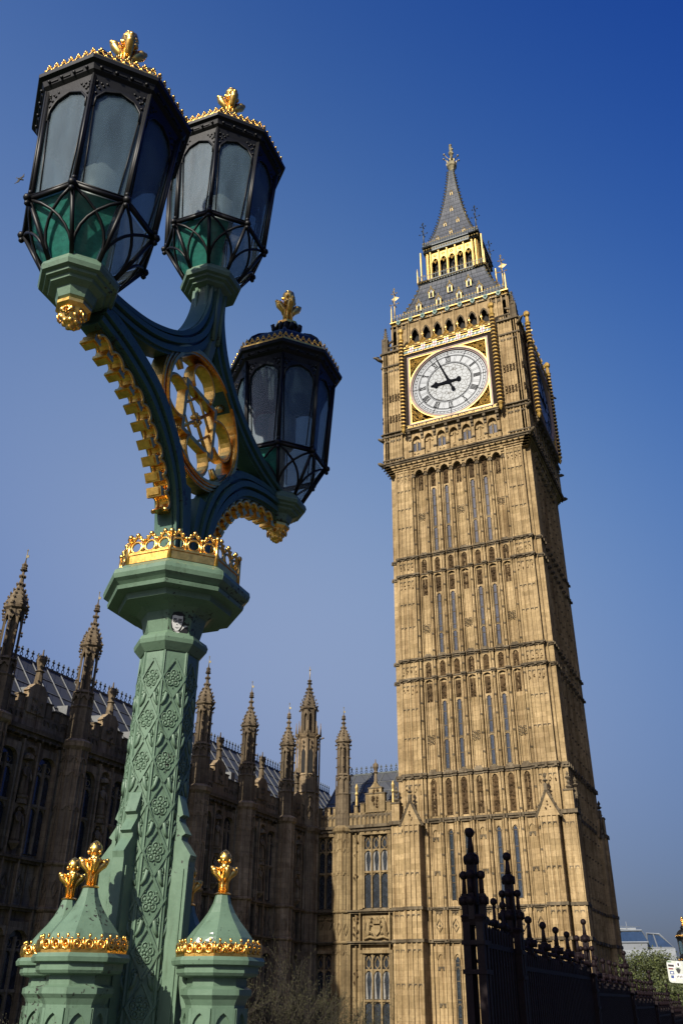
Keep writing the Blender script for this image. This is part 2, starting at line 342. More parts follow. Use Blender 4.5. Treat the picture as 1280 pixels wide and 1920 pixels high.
def thing(name, label, cat, loc=(0, 0, 0), group=None):
    o = bpy.data.objects.new(name, None); COL.objects.link(o); o.location = loc; o.empty_display_size = .3
    o['label'] = label; o['category'] = cat
    if group: o['group'] = group
    return o
def kids(o): return [c for c in bpy.data.objects if c.parent == o]
def copy_part(src, parent, M4):
    """copy a part (already parented, meshes in world coords) moved by matrix M4, under parent"""
    c = src.copy(); COL.objects.link(c); c.parent = parent
    c.matrix_parent_inverse = getw(parent).inverted(); c.matrix_basis = M4 @ getw(src)
    for k in kids(src): copy_part(k, c, M4)
    return c
def arc(cx, cy, r, a0, a1, n): return [(cx+r*cos(a0+(a1-a0)*i/n), cy+r*sin(a0+(a1-a0)*i/n)) for i in range(n+1)]
def archpts(hw, rise, n=5):
    """pointed arch half-curve points from (-hw,0) up to (0,rise) and down to (hw,0)"""
    # circle centre (c,0) radius c+hw through (0,rise): (c+hw)^2 = c^2+rise^2
    c = (rise*rise-hw*hw)/(2*hw); r = c+hw; th = math.atan2(rise, c) if c > 0 else pi/2+math.atan2(-c, rise)
    L = [(c-r*cos(th*i/n), r*sin(th*i/n)) for i in range(n+1)]
    return L+[(-x, y) for x, y in L[-2::-1]]
def arch_plate(mb, u0, u1, zs, zt, hw, rise, w0, w1, n=5, uc=None):
    """plate u0..u1, zs..zt with a pointed arch opening (half width hw, springing zs) centred"""
    uc = (u0+u1)/2 if uc is None else uc
    ap = archpts(hw, rise, n); A = [(uc+x, zs+y) for x, y in ap]
    m = len(A)//2
    B = []
    for i, (x, y) in enumerate(A):
        t = i/(len(A)-1); B.append((u0+(u1-u0)*t, zt))
    B[0] = (u0, zt); B[-1] = (u1, zt)
    A2 = [(u0, zs)]+A+[(u1, zs)]; B2 = [(u0, zt)]+B+[(u1, zt)]
    B2[1] = (u0+0.001, zt); B2[-2] = (u1-0.001, zt)
    mb.strip(A2, B2, lambda a, b, sd: (a, (w0, w1)[sd], b))
def carve(mb, u0, u1, z0, z1, w, dens=14, r=0.07, rnd=random):
    n = max(4, int((z1-z0)*dens*(u1-u0)/0.35*0.5))
    for i in range(n):
        mb.octa((rnd.uniform(u0+r*.5, u1-r*.5), w, rnd.uniform(z0+r, z1-r)), r*rnd.uniform(.6, 1.2), r*rnd.uniform(.5, .9), r*rnd.uniform(.8, 1.6))
def quatre(mb, u, z, s, w, d):
    """quatrefoil of four bosses in a square frame"""
    for a, b in ((-1, -1), (1, -1), (-1, 1), (1, 1)):
        pts = [(u+a*s*.5+s*.4*cos(t*pi/3), z+b*s*.5+s*.4*sin(t*pi/3)) for t in range(6)]
        mb.tube([(p[0], w, p[1]) for p in pts], d, 4, True, False)
# ============================================================ CLOCK TOWER
YS, YC = 0.926, -0.45
def TF(k, dw=0.0):
    """tower face frame: u along the face, w outward from the axis, z up"""
    def T(u, w, z):
        x, y = ((u, -w), (w, u), (-u, w), (-w, -u))[k]
        return (x, y*YS+YC, z+0.004*k)
    return T
tower = thing('clock_tower', 'tall honey stone gothic clock tower with white dials, gilded belfry and pointed iron spire', 'tower', (0, YC, 0))
NB = [-3.42+1.14*k for k in range(7)]; RB = [-3.99+1.14*k for k in range(8)]
LEV = [(20.8, 28.05), (29.6, 36.85), (38.45, 47.0)]
walls = MB(); trim = MB(); carv = MB()
walls.T = None
walls.box(-5.75, 5.75, YC-5.75*YS, YC+5.75*YS, -0.5, 61.2)
rnd = random.Random(3)
WB = (1, 2, 4, 5)
def string(mb, z, h=0.24, piers=True, base=5.75, proj=0.14, pu=(4.13, 5.64), pw=6.1):
    mb.box(-base-.04, base+.04, base, base+proj, z, z+h*.5); mb.wedge(-base-.05, base+.05, base-.05, base+proj+.10, z+h*.5+.003, z+h, base+proj)
    for u in RB:
        mb.box(u-.16, u+.16, base, base+.46, z, z+h*.45); mb.box(u-.21, u+.21, base, base+.56, z+h*.45+.003, z+h-.01)
    for s in (-1, 1):
        a, b = sorted((s*pu[0], s*pu[1])); mb.box(a-.06, b+.06, base, pw+.10, z, z+h*.5); mb.box(a-.12, b+.12, base, pw+.20, z+h*.5+.003, z+h+.02)
        for uu in (s*4.2, s*4.88, s*5.54): mb.box(uu-.10, uu+.10, pw, pw+.28, z+.02, z+h-.03)
for k in range(4):
    T = TF(k); walls.T = trim.T = carv.T = T
    vis = k in (0, 1)
    # corner piers on the shaft
    for s in (-1, 1):
        a, b = sorted((s*4.15, s*5.6))
        walls.box(a, b, 5.7, 6.1, 17.5, 47.2)
        for uu, h in ((4.2, .07), (4.52, .03), (4.88, .06), (5.22, .03), (5.55, .06)):
            walls.box(s*uu-h, s*uu+h, 6.05, 6.1+h+.05, 17.5, 47.2)
        # set-back corner strip
        walls.box(*sorted((s*5.66, s*5.80)), 5.66, 5.84, 17.5, 47.2)
    # bays
    for i, u in enumerate(RB):
        walls.box(u-.08, u+.08, 5.7, 6.10, 10.0, 47.6); walls.box(u-.03, u+.03, 6.05, 6.16, 10.0, 47.5)
        for d in (-.21, .21): walls.box(u+d-.04, u+d+.04, 5.7, 5.96, 10.0, 47.4)
        if vis:
            z = 12.6
            while z < 47: trim.box(u-.06, u+.06, 6.10, 6.20, z, z+.12); z += 1.35
    for i, u in enumerate(NB):
        win = i in WB
        for d in (-.25, .25): walls.box(u+d-.03, u+d+.03, 5.7, 5.86, 12.1, 46.2)
        if not win: walls.box(u-.02, u+.02, 5.7, 5.82, 12.1, 46.2)
        for j, (z0, z1) in enumerate(LEV):
            # carved head of the bay
            top = z1-.05 if j < 2 else 46.9; hh = 1.75 if j < 2 else 2.0
            arch_plate(walls, u-.41, u+.41, top-.42, top, .36, .38, 5.7, 5.95)
            if vis:
                carve(carv, u-.23, u+.23, top-hh, top-.35, 5.83, 14, .10, rnd)
                carv.box(u-.23, u+.23, 5.72, 5.762, top-hh, top-.3)
            if win:
                tw = top-hh
                arch_plate(walls, u-.25, u+.25, tw-.25, tw+.1, .17, .24, 5.7, 5.87)
                zm = (z0+tw)/2-.6 if j else z0+2.6
                trim.box(u-.24, u+.24, 5.76, 5.85, zm, zm+.12); arch_plate(walls, u-.23, u+.23, zm-.22, zm, .16, .18, 5.75, 5.84, 3)
            elif vis:
                zq = z0+(z1-z0)*(.36 if j < 2 else .45); quatre(trim, u, zq, .34, 5.88, .035)
            if vis and not win:
                pass
        # sill slopes
        for z in (20.9, 29.75, 38.6): trim.wedge(u-.4, u+.4, 5.7, 6.0, z, z+.35, 5.78)
    # bands with carved panels
    for (za, zb) in ((28.2, 29.45), (37.0, 38.3), (17.95, 20.6)):
        for u in NB:
            w_ = .23
            if vis:
                carv.box(u-w_-.02, u+w_+.02, 5.76, 5.80, za+.05, zb-.02)
                carve(carv, u-w_, u+w_, za+.08, zb-.08, 5.84, 15, .10, rnd)
            for d in (-.3, .3): walls.box(u+d-.05, u+d+.05, 5.7, 5.93, za, zb)
            arch_plate(walls, u-.26, u+.26, zb-.3, zb, .2, .25, 5.75, 5.9, 3)
    for z in (36.74, 38.33, 27.92, 29.48): string(trim, z)
    string(trim, 20.62, .34, proj=.22); 
    # pier panels' cusped heads
    if True:
        for s in (-1, 1):
            for c in (4.36, 4.70, 5.05, 5.38):
                z = 18.9
                for z in (20.2, 23.6, 25.8, 27.6, 29.1, 32.4, 34.4, 36.4, 38.0, 41.4, 43.2, 45.0, 46.5):
                    arch_plate(trim, s*c-.14, s*c+.14, z-.16, z+.02, .11, .15, 6.09, 6.155, 3)
                    if vis and z in (29.1, 38.0, 20.2, 27.6, 36.4, 46.5): carve(carv, s*c-.10, s*c+.10, z-.75, z-.2, 6.11, 9, .06, rnd)
    # corbel out under the clock stage
    for j, (z, w) in enumerate(((46.85, 6.16), (47.05, 6.26), (47.22, 6.38), (47.42, 6.52))):
        walls.box(-w, w, w-.5, w, z, z+.2+.003*j)
    for u in RB:
        for j in range(4): walls.box(u-.13, u+.13, 5.9, 6.12+.12*j, 46.3+.2*j, 46.52+.2*j)
        trim.box(u-.17, u+.17, 6.0, 6.2, 46.15, 46.33)
    for u in NB:
        arch_plate(walls, u-.44, u+.44, 46.35, 46.9, .34, .42, 5.9, 6.3)
        if vis: carve(carv, u-.42, u+.42, 46.85, 47.1, 6.38, 9, .07, rnd)
    trim.box(-6.62, 6.62, 6.3, 6.64, 47.62, 47.78); trim.box(-6.72, 6.72, 6.3, 6.74, 47.783, 47.9)
    for t in range(27):
        uu = -6.5+.5*t; trim.octa((uu, 6.7, 47.55), .1, .12, .12)
    # clock stage body
    walls.box(-6.5, 6.5, 6.0, 6.3, 47.9, 60.25)
    for s in (-1, 1):
        a, b = sorted((s*4.75, s*6.5)); walls.box(a, b, 6.2, 6.5, 47.9, 60.3)
        for uu, h in ((4.8, .06), (5.1, .03), (5.38, .05), (5.66, .03), (5.94, .05), (6.2, .03), (6.42, .06)):
            walls.box(s*uu-h, s*uu+h, 6.45, 6.54+h, 47.9, 60.2)
        for z in (50.3, 58.2): 
            for c in (4.95, 5.24, 5.52, 5.80, 6.08, 6.3): arch_plate(trim, s*c-.13, s*c+.13, z-.3, z, .10, .2, 6.49, 6.58, 3)
        for z in (54.9, 52.6):
            if vis:
                for c in (5.1, 5.66, 6.2): quatre(carv, s*c, z, .42, 6.55, .05)
        for z, h, p in ((48.15, .12, .14), (50.62, .16, .16), (50.95, .1, .26), (58.6, .16, .16), (60.2, .18, .24)):
            trim.box(a-.05, b+.05+p*.4, 6.4, 6.5+p, z, z+h)
        # pierced parapet over the pier
        trim.box(a, b, 6.35, 6.5, 60.95, 61.08)
        for t in range(6): trim.box(a+.08+t*.31, a+.18+t*.31, 6.38, 6.47, 60.38, 60.95)
        walls.box(a+.02, b-.02, 6.18, 6.33, 58.8, 60.2)
    # row of little windows under the dial
    for u in RB:
        walls.box(u-.14, u+.14, 6.2, 6.62, 48.0, 50.2)
        for j in range(3): trim.box(u-.12, u+.12, 6.4, 6.72+.14*j, 49.7+.28*j, 49.96+.28*j)
        trim.box(u-.17, u+.17, 6.5, 6.72, 48.55, 48.68)
    for i, u in enumerate(NB):
        arch_plate(walls, u-.43, u+.43, 49.55, 50.55, .38, .55, 6.25, 6.66)
        walls.box(u-.42, u+.42, 6.25, 6.42, 47.9, 48.6)
        if vis: carve(carv, u-.4, u+.4, 48.2, 48.42, 6.45, 8, .06, rnd)
        walls.box(u-.03, u+.03, 6.28, 6.42, 48.5, 49.75)
        arch_plate(walls, u-.42, u+.42, 49.45, 49.75, .16, .2, 6.3, 6.4, 3, u)
    trim.box(-4.2, 4.2, 6.3, 7.05, 50.52, 50.66); trim.box(-4.2, 4.2, 6.3, 7.12, 50.663, 50.76)
    # belfry stage
    walls.box(-5.62, 5.62, 5.45, 5.62, 61.0, 61.5)
    for s in (-1, 1):
        a, b = sorted((s*4.2, s*5.72)); walls.box(a, b, 5.2, 5.72, 61.1, 63.95)
        for uu in (4.25, 4.7, 5.2, 5.66): walls.box(s*uu-.06, s*uu+.06, 5.6, 5.84, 61.1, 63.95)
        for c in (4.47, 4.95, 5.43): arch_plate(trim, s*c-.2, s*c+.2, 63.2, 63.7, .16, .25, 5.7, 5.79, 3)
    for u in RB: walls.box(u-.10, u+.10, 5.3, 5.86, 61.0, 63.95); walls.box(u-.035, u+.035, 5.8, 5.94, 61.0, 63.9)
    for u in NB:
        arch_plate(walls, u-.48, u+.48, 62.35, 63.9, .40, .85, 5.5, 5.78, 6)
        arch_plate(trim, u-.42, u+.42, 62.3, 63.5, .30, .75, 5.66, 5.73, 5)
    trim.box(-5.85, 5.85, 5.5, 5.9, 63.9, 64.0)
belf = MB(); belf.box(-5.1, 5.1, YC-5.1*YS, YC+5.1*YS, 61.15, 64.0)

# base stages below z 17.75
for k in range(4):
    T = TF(k); walls.T = trim.T = carv.T = T; vis = k in (0, 1)
    walls.box(-6.05, 6.05, 5.6, 5.80, -0.5, 17.6)
    for s in (-1, 1):
        # outer corner pier and gabled buttress
        a, b = sorted((s*5.62, s*6.5)); walls.box(a, b, 5.6, 6.45, -0.5, 17.6)
        for uu in (5.68, 6.05, 6.42): walls.box(s*uu-.05, s*uu+.05, 6.4, 6.55, -0.5, 17.6)
        BW = 7.0 if k in (0, 2) else 6.34
        a, b = sorted((s*4.25, s*5.45)); walls.box(a, b, 5.7, BW, -0.5, 17.35)
        for uu in (4.31, 4.68, 5.02, 5.39): walls.box(s*uu-.05, s*uu+.05, BW-.05, BW+.1, 0, 17.35)
        for z in (2, 7.5, 9.5, 14.2, 11.6, 16.9):
            for c in (4.5, 4.85, 5.2): arch_plate(trim, s*c-.15, s*c+.15, z-.18, z+.02, .11, .16, BW-.01, BW+.07, 3)
            for c in (5.87, 6.24): arch_plate(trim, s*c-.15, s*c+.15, z-.18, z+.02, .11, .16, 6.44, 6.51, 3)
        c = s*4.85
        walls.ext([(c-.72, 17.3), (c+.72, 17.3), (c, 18.75)], lambda p, q, sd: (p, (5.8, BW+.08)[sd], q))
        for e in (-1, 1):
            trim.tube([(c+e*.86, BW+.05, 17.22), (c+e*.45, BW+.1, 18.05), (c, BW+.12, 19.0)], .09, 4, False, False)
            for t in range(4): trim.octa((c+e*(.75-.2*t), BW+.12, 17.6+.38*t), .09, .1, .12)
        trim.box(c-.12, c+.12, BW, BW+.2, 18.9, 19.35); trim.octa((c, BW+.1, 19.55), .2, .2, .14); trim.octa((c, BW+.1, 19.85), .12, .12, .25)
        carve(carv, c-.2, c+.2, 17.4, 18.3, BW+.09, 10, .08, rnd)
        # corner pinnacle on the outer pier
        if s == 1: walls.box(*sorted((s*5.9, s*6.5)), 5.9, 6.5, 17.6, 18.9)
        if s == 1: trim.box(*sorted((s*5.85, s*6.55)), 5.85, 6.55, 18.9, 19.02)
        for z, r in ((19.2, .22), (19.5, .12), (19.8, .2), (20.05, .1)): trim.octa((s*6.2, 6.2, z), r, r, .2)
        for z, h, p in ((9.92, .2, .14), (11.88, .2, .14), (17.45, .26, .2)):
            a, b = sorted((s*4.25, s*5.45))
            if z < 17: trim.box(a-.1, b+.1, 5.8, BW+p, z, z+h)
            a, b = sorted((s*5.62, s*6.5)); trim.box(a-.05, b+p, 5.7, 6.45+p, z+.003, z+h)
    for z, h in ((9.92, .2), (11.88, .2), (17.5, .3), (4.0, .2)):
        trim.box(-4.2, 4.2, 5.7, 5.98, z, z+h*.5); trim.box(-4.2, 4.2, 5.7, 6.08, z+h*.5+.003, z+h)
        for u in RB: trim.box(u-.17, u+.17, 5.7, 6.16, z, z+h-.02)
    for u in RB: walls.box(u-.075, u+.075, 5.7, 6.02, -.5, 10.0)
    for i, u in enumerate(NB):
        win = i in WB
        for d in (-.27, .27): walls.box(u+d-.035, u+d+.035, 5.7, 5.90, -.4, 17.4)
        if not win: walls.box(u-.02, u+.02, 5.7, 5.86, -.4, 17.4)
        arch_plate(walls, u-.27, u+.27, 16.75, 17.4, .2, .32, 5.75, 5.9)
        for z in (14.1, 16.3):
            if not win: arch_plate(trim, u-.25, u+.25, z, z+.25, .11, .2, 5.79, 5.87, 3, u-.0)
        trim.box(u-.2, u+.2, 5.8, 5.87, 14.0, 14.1) if win else None
        # diamond panel between 10 and 12
        s_ = .24; trim.tube([(u, 5.86, 10.55), (u+s_, 5.86, 10.95), (u, 5.86, 11.35), (u-s_, 5.86, 10.95)], .035, 4, True, False)
        if vis: trim.octa((u, 5.84, 10.95), .09, .08, .11)
        for d in (-.13, .13): arch_plate(trim, u+d-.12, u+d+.12, 11.6, 11.82, .085, .14, 5.79, 5.88, 3)
        arch_plate(walls, u-.27, u+.27, 8.95, 9.7, .19, .32, 5.75, 5.9)
        for z in (6.2, 8.3): arch_plate(trim, u-.25, u+.25, z, z+.22, .1, .17, 5.79, 5.87, 3)
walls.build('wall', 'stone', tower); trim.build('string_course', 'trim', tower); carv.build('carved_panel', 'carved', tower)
belf.build('belfry_chamber', 'dark', tower)

# tower windows, each its own mesh
wsrc = {}
def tower_window(k, u, z0, z1, hw=.135, w=5.78, mat='lattice'):
    mb = MB(TF(k)); ap = archpts(hw, .24, 4)
    pts = [(u+hw, z0)]+[(u-x*-1*-1 if False else u+x, z1-.24+y) for x, y in ap][::-1]+[(u-hw, z0)]
    pts = [(u-hw, z0), (u+hw, z0)]+[(u+x, z1-.24+y) for x, y in ap[::-1]]
    mb.ext(pts, lambda a, b, sd: (a, (w-.08, w)[sd], b))
    o = mb.build('window', mat, tower)
    fr = MB(TF(k))
    for z in [z0+1.05*t for t in range(1, int((z1-z0)/1.05)+1)]: fr.box(u-hw, u+hw, w, w+.03, z, z+.05)
    fr.box(u-hw-.03, u-hw+.015, w-.02, w+.09, z0, z1-.2); fr.box(u+hw-.015, u+hw+.03, w-.02, w+.09, z0, z1-.2)
    if len(fr.f): fr.build('window_frame', 'trim', o)
for k in (0, 1):
    for i in WB:
        for (z0, z1) in ((12.5, 17.0), (21.2, 26.35), (30.1, 35.15), (38.9, 45.0)): tower_window(k, NB[i], z0, z1, w=5.78 if z0 > 18 else 5.83)
    for i in (1, 5): tower_window(k, NB[i], 4.5, 9.1, w=5.83)
    for i in (0, 2, 4, 6):
        for d in (-.2, .2): tower_window(k, NB[i]+d, 48.62, 49.8, .14, 6.36)

# ---- dials on the lit and the shaded face
W0 = 7.06
def clock_face(k):
    T = TF(k); zc = 54.85; Rr = 3.5
    d = MB(T)
    n = 64; d.strip([(0.001*cos(2*pi*i/n), zc+.001*sin(2*pi*i/n)) for i in range(n+1)], [(2.05*cos(2*pi*i/n), zc+2.05*sin(2*pi*i/n)) for i in range(n+1)], lambda a, b, sd: (a, (6.6, 6.88)[sd], b))
    dial = d.build('clock_dial', 'opal', tower, 'white dial on the sunlit face' if k == 0 else 'dial on the shaded side face')
    o2 = MB(T); o2.strip([(2.05*cos(2*pi*i/n), zc+2.05*sin(2*pi*i/n)) for i in range(n+1)], [(3.52*cos(2*pi*i/n), zc+3.52*sin(2*pi*i/n)) for i in range(n+1)], lambda a, b, sd: (a, (6.6, 6.878)[sd], b))
    o2.build('chapter_ring', 'opalring', dial)
    g = MB(T)
    def ring(r, t, w=6.885): g.strip([((r-t)*cos(2*pi*i/n), zc+(r-t)*sin(2*pi*i/n)) for i in range(n+1)], [((r+t)*cos(2*pi*i/n), zc+(r+t)*sin(2*pi*i/n)) for i in range(n+1)], lambda a, b, sd: (a, (w-.02, w)[sd], b))
    for r, t in ((2.05, .045), (2.16, .02), (2.86, .03), (2.94, .015), (3.14, .022), (3.32, .02), (3.46, .03)): ring(r, t)
    def bar(ang, r0, r1, t, w=6.9, off=0):
        s, c = sin(ang), cos(ang)      # ang clockwise from 12 seen from outside
        def P(r, q): return (sg*(r*s+q*c), zc+r*c-q*s)
        pts = [P(r0, off-t), P(r1, off-t), P(r1, off+t), P(r0, off+t)]
        g.ext(pts, lambda a, b, sd: (a, (6.87, w)[sd], b))
    sg = 1      # u runs to the viewer's right on the front face
    for m_ in range(60):
        a = 2*pi*m_/60; bar(a, 3.14, 3.32, .018, 6.895)
        bar(a, 2.86, 3.14, .012, 6.893) if m_ % 5 == 0 else None
    for h in range(12):
        a = 2*pi*h/12
        for q in (-.26, .26): bar(a+q*.9, 2.16, 2.86, .008, 6.89)
        bar(a, 2.94, 3.46, .03, 6.897)
    dk = g
    def stroke(ang, q0, r0, q1, r1, t):
        s, c = sin(ang), cos(ang)
        def P(q, r): return (r*s+q*c, zc+r*c-q*s)
        a0, a1 = P(q0, r0), P(q1, r1); dx, dz = a1[0]-a0[0], a1[1]-a0[1]; L = math.hypot(dx, dz); nx, nz = -dz/L*t, dx/L*t
        dk.ext([(a0[0]-nx, a0[1]-nz), (a1[0]-nx, a1[1]-nz), (a1[0]+nx, a1[1]+nz), (a0[0]+nx, a0[1]+nz)], lambda a, b, sd: (a, (6.87, 6.905)[sd], b))
    num = {12: 'XII', 1: 'I', 2: 'II', 3: 'III', 4: 'IIII', 5: 'V', 6: 'VI', 7: 'VII', 8: 'VIII', 9: 'IX', 10: 'X', 11: 'XI'}
    for h, s in num.items():
        a = 2*pi*h/12; wd = {'I': .13, 'V': .26, 'X': .26}; tot = sum(wd[c] for c in s); q = -tot/2
        for c in s:
            w_ = wd[c]; m_ = q+w_/2
            if c == 'I': stroke(a, m_, 2.26, m_, 2.78, .036)
            if c == 'V': stroke(a, m_-.10, 2.78, m_, 2.26, .034); stroke(a, m_+.10, 2.78, m_, 2.26, .02)
            if c == 'X': stroke(a, m_-.10, 2.78, m_+.10, 2.26, .034); stroke(a, m_+.10, 2.78, m_-.10, 2.26, .02)
            q += w_
        stroke(a, -tot/2, 2.79, tot/2, 2.79, .018); stroke(a, -tot/2, 2.25, tot/2, 2.25, .018)
    g.build('numeral_ring', 'handblk', dial)
    def hand(name, ang, prof, w):
        h = MB(T); s, c = sin(ang), cos(ang)
        L = [(r*s+q*c, zc+r*c-q*s) for r, q in prof]; Rr_ = [(r*s-q*c, zc+r*c+q*s) for r, q in prof]
        h.strip(L, Rr_, lambda a, b, sd: (a, (w, w+.05)[sd], b)); h.build(name, 'handblk', dial)
    hand('minute_hand', 2*pi*56.6/60, [(-1.15, .02), (-1.1, .16), (-.85, .17), (-.72, .07), (-.25, .10), (0, .17), (.3, .12), (1.0, .09), (2.2, .075), (3.3, .03)], 6.98)
    hand('hour_hand', 2*pi*(8+56.6/60)/12, [(-1.1, .04), (-1.02, .24), (-.8, .26), (-.66, .10), (-.2, .13), (0, .24), (.35, .15), (0.95, .11), (1.05, .14), (1.15, .30), (1.3, .33), (1.45, .14), (1.75, .03)], 6.93)
    # pale circular surround and square frame
    f = MB(T)
    for r0, r1, w in ((3.5, 3.60, 6.98), (3.60, 3.69, 7.09)): f.strip([(r0*cos(2*pi*i/n), zc+r0*sin(2*pi*i/n)) for i in range(n+1)], [(r1*cos(2*pi*i/n), zc+r1*sin(2*pi*i/n)) for i in range(n+1)], lambda a, b, sd: (a, (6.6, w)[sd], b))
    q = 3.70
    for a0, a1, b0, b1 in ((-q-.13, -q-.03, -q-.13, q+.13), (q+.03, q+.13, -q-.13, q+.13), (-q-.03, q+.03, q+.03, q+.13), (-q-.03, q+.03, -q-.13, -q-.03)):
        f.box(a0, a1, 6.6, 7.12, zc+b0, zc+b1)
    f.build('dial_surround', 'pink', dial)
    f = MB(T); q_ = 3.70
    for a0, a1, b0, b1 in ((-q_, -q_+.1, -q_, q_), (q_-.1, q_, -q_, q_), (-q_+.1, q_-.1, q_-.1, q_), (-q_+.1, q_-.1, -q_, -q_+.1)): f.box(a0, a1, 6.6, 7.08, zc+b0, zc+b1)
    f.strip([(3.72*cos(2*pi*i/n), zc+3.72*sin(2*pi*i/n)) for i in range(n+1)], [(3.82*cos(2*pi*i/n), zc+3.82*sin(2*pi*i/n)) for i in range(n+1)], lambda a, b, sd: (max(-q_, min(q_, a)), (6.6, 7.06)[sd], max(zc-q_, min(zc+q_, b))))
    f.build('gilt_frame_line', 'goldp', dial)
    f = MB(T); f.box(-q-.13, q+.13, 6.3, 6.66, zc-q-.13, zc+q+.13)
    for a0, a1, b0, b1 in ((-q-.55, -q-.14, -q-.38, q+.45), (q+.14, q+.55, -q-.38, q+.45), (-q-.14, q+.14, q+.14, q+.45), (-q-.14, q+.14, -q-.38, -q-.14)):
        f.box(a0, a1, 6.3, 7.04, zc+b0, zc+b1)
    f.build('clock_frame', 'dframe', tower)
    # gilded spandrels
    for sx in (-1, 1):
        for sz in (-1, 1):
            sp = MB(T)
            for r in (3.78, 4.15, 4.5):
                a0 = math.acos(min(1, 3.66/r)) if r > 3.66 else 0; a1 = pi/2-a0
                if a1 <= a0: continue
                sp.tube([(sx*r*cos(a0+(a1-a0)*t/8), 6.95, zc+sz*r*sin(a0+(a1-a0)*t/8)) for t in range(9)], .045, 4, False, False)
            cx, cz = sx*3.08, sz*3.08
            for r in (.22, .42): sp.tube([(cx+r*cos(2*pi*t/10), 6.96, zc+cz+r*sin(2*pi*t/10)) for t in range(10)], .05, 4, True, False)
            for t in range(90):
                a = rnd.uniform(-.1, .62)+(0 if rnd.random() < .5 else 0)
                x, z = rnd.uniform(1.3, 3.62), rnd.uniform(1.3, 3.62)
                if math.hypot(x, z) > 3.82: sp.tube([(sx*(x+.14*cos(b)), 6.94, zc+sz*(z+.14*sin(b))) for b in (0, 1.3, 2.6, 3.9, 5.2)], .028, 4, True, False)
            sp.build('gilded_spandrel', 'goldp', tower)
    for a0, a1, b0, b1 in ((-3.68, -3.56, -3.68, 3.68), (3.56, 3.68, -3.68, 3.68), (-3.56, 3.56, 3.56, 3.68), (-3.56, 3.56, -3.68, -3.56)): 
        pass
    # inscription strip, lettered bars
    ins = MB(T); ins.box(-4.1, 4.1, 6.9, 7.06, 50.78, 50.82); ins.box(-4.1, 4.1, 6.9, 7.06, 51.04, 51.08)
    u = -4.0
    while u < 4.0:
        h = rnd.choice((.16, .2, .2, .13)); ins.box(u, u+.045, 6.95, 7.07, 50.83, 50.83+h); u += rnd.choice((.09, .09, .12, .17))
    ins.build('inscription', 'gilt', tower)
    # heraldic row
    hr = MB(T); hr.box(-4.3, 4.3, 6.3, 6.98, 59.1, 59.2); hr.box(-4.3, 4.3, 6.3, 6.9, 59.2, 59.98); frz = hr.build('frieze', 'dframe', tower); h2 = MB(T); h2.box(-4.3, 4.3, 6.88, 6.93, 59.36, 59.60); h2.build('painted_strip', 'emer', frz); h2 = MB(T); h2.box(-4.3, 4.3, 6.88, 6.94, 59.70, 59.76); h2.box(-4.3, 4.3, 6.88, 6.94, 59.22, 59.28); h2.build('gilt_strip', 'goldp', frz)
    gd = MB(T); wh2 = MB(T)
    for i, u in enumerate(NB[:-0 or None]):
        for x in (u,):
            wh = MB(T); rd = MB(T); wh.ext([(x-.2, 59.9), (x-.2, 59.45), (x, 59.2), (x+.2, 59.45), (x+.2, 59.9)], lambda a, b, sd: (a, (6.9, 6.98)[sd], b))
            rd.box(x-.045, x+.045, 6.9, 6.995, 59.26, 59.9); rd.box(x-.2, x+.2, 6.9, 6.997, 59.56, 59.65)
            shd = wh.build('shield', 'white', tower); rd.build('shield_cross', 'red', shd)
        for t in (-.42, .34): wh2.ext([(u+t, 59.35), (u+t+.12, 59.35), (u+t+.20, 59.6), (u+t+.08, 59.6)], lambda a, b, sd: (a, (6.9, 6.96)[sd], b))
        # zigzag gilded parapet with lozenges
        for zz in (60.02, 60.28):
            gd.tube([(u-.57, 6.95, zz+.08), (u-.3, 6.95, zz+.08), (u-.12, 6.95, zz+.35), (u, 6.95, zz+.5), (u+.12, 6.95, zz+.35), (u+.3, 6.95, zz+.08), (u+.57, 6.95, zz+.08)], .075, 4, False, False)
        gd.tube([(u, 6.99, 60.1), (u+.24, 6.99, 60.38), (u, 6.99, 60.66), (u-.24, 6.99, 60.38)], .05, 4, True, False)
        gd.octa((u, 6.97, 60.38), .1, .06, .12)
        for t in (-.5, -.38): gd.box(u+t-.03, u+t+.03, 6.9, 6.97, 60.05, 60.4)
        gd.lathe(u, 6.93, [(60.7, .05), (61.0, .03), (61.05, .11), (61.2, .13), (61.3, .05), (61.55, .02)], 6)
    gd.box(-4.3, 4.3, 6.86, 6.94, 60.0, 60.12)
    wh2.build('frieze_chevron', 'white', frz); gd.build('gilded_parapet', 'goldp', tower)
    for s in (-1, 1):
        c = MB(T); g2 = MB(T); x = s*4.42
        c.lathe(x, 7.1, [(50.6, .05), (51.0, .17), (61.0, .17)], 8)
        z = 51.0
        while z < 60.6:
            g2.lathe(x, 7.1, [(z, .16), (z+.03, .25), (z+.15, .25), (z+.18, .16)], 8); z += .40
        g2.lathe(x, 7.1, [(50.35, .03), (50.55, .14), (50.75, .2), (50.85, .12), (51.05, .22)], 8)
        g2.lathe(x, 7.1, [(60.7, .16), (60.95, .30), (61.1, .16), (61.5, .20), (61.7, .14), (61.85, .28), (62.1, .32), (62.3, .2), (62.45, .05)], 8)
        cc = c.build('colonnette', 'dframe', tower); g2.build('gilded_ring', 'goldp', cc)
for k in (0, 1): clock_face(k)

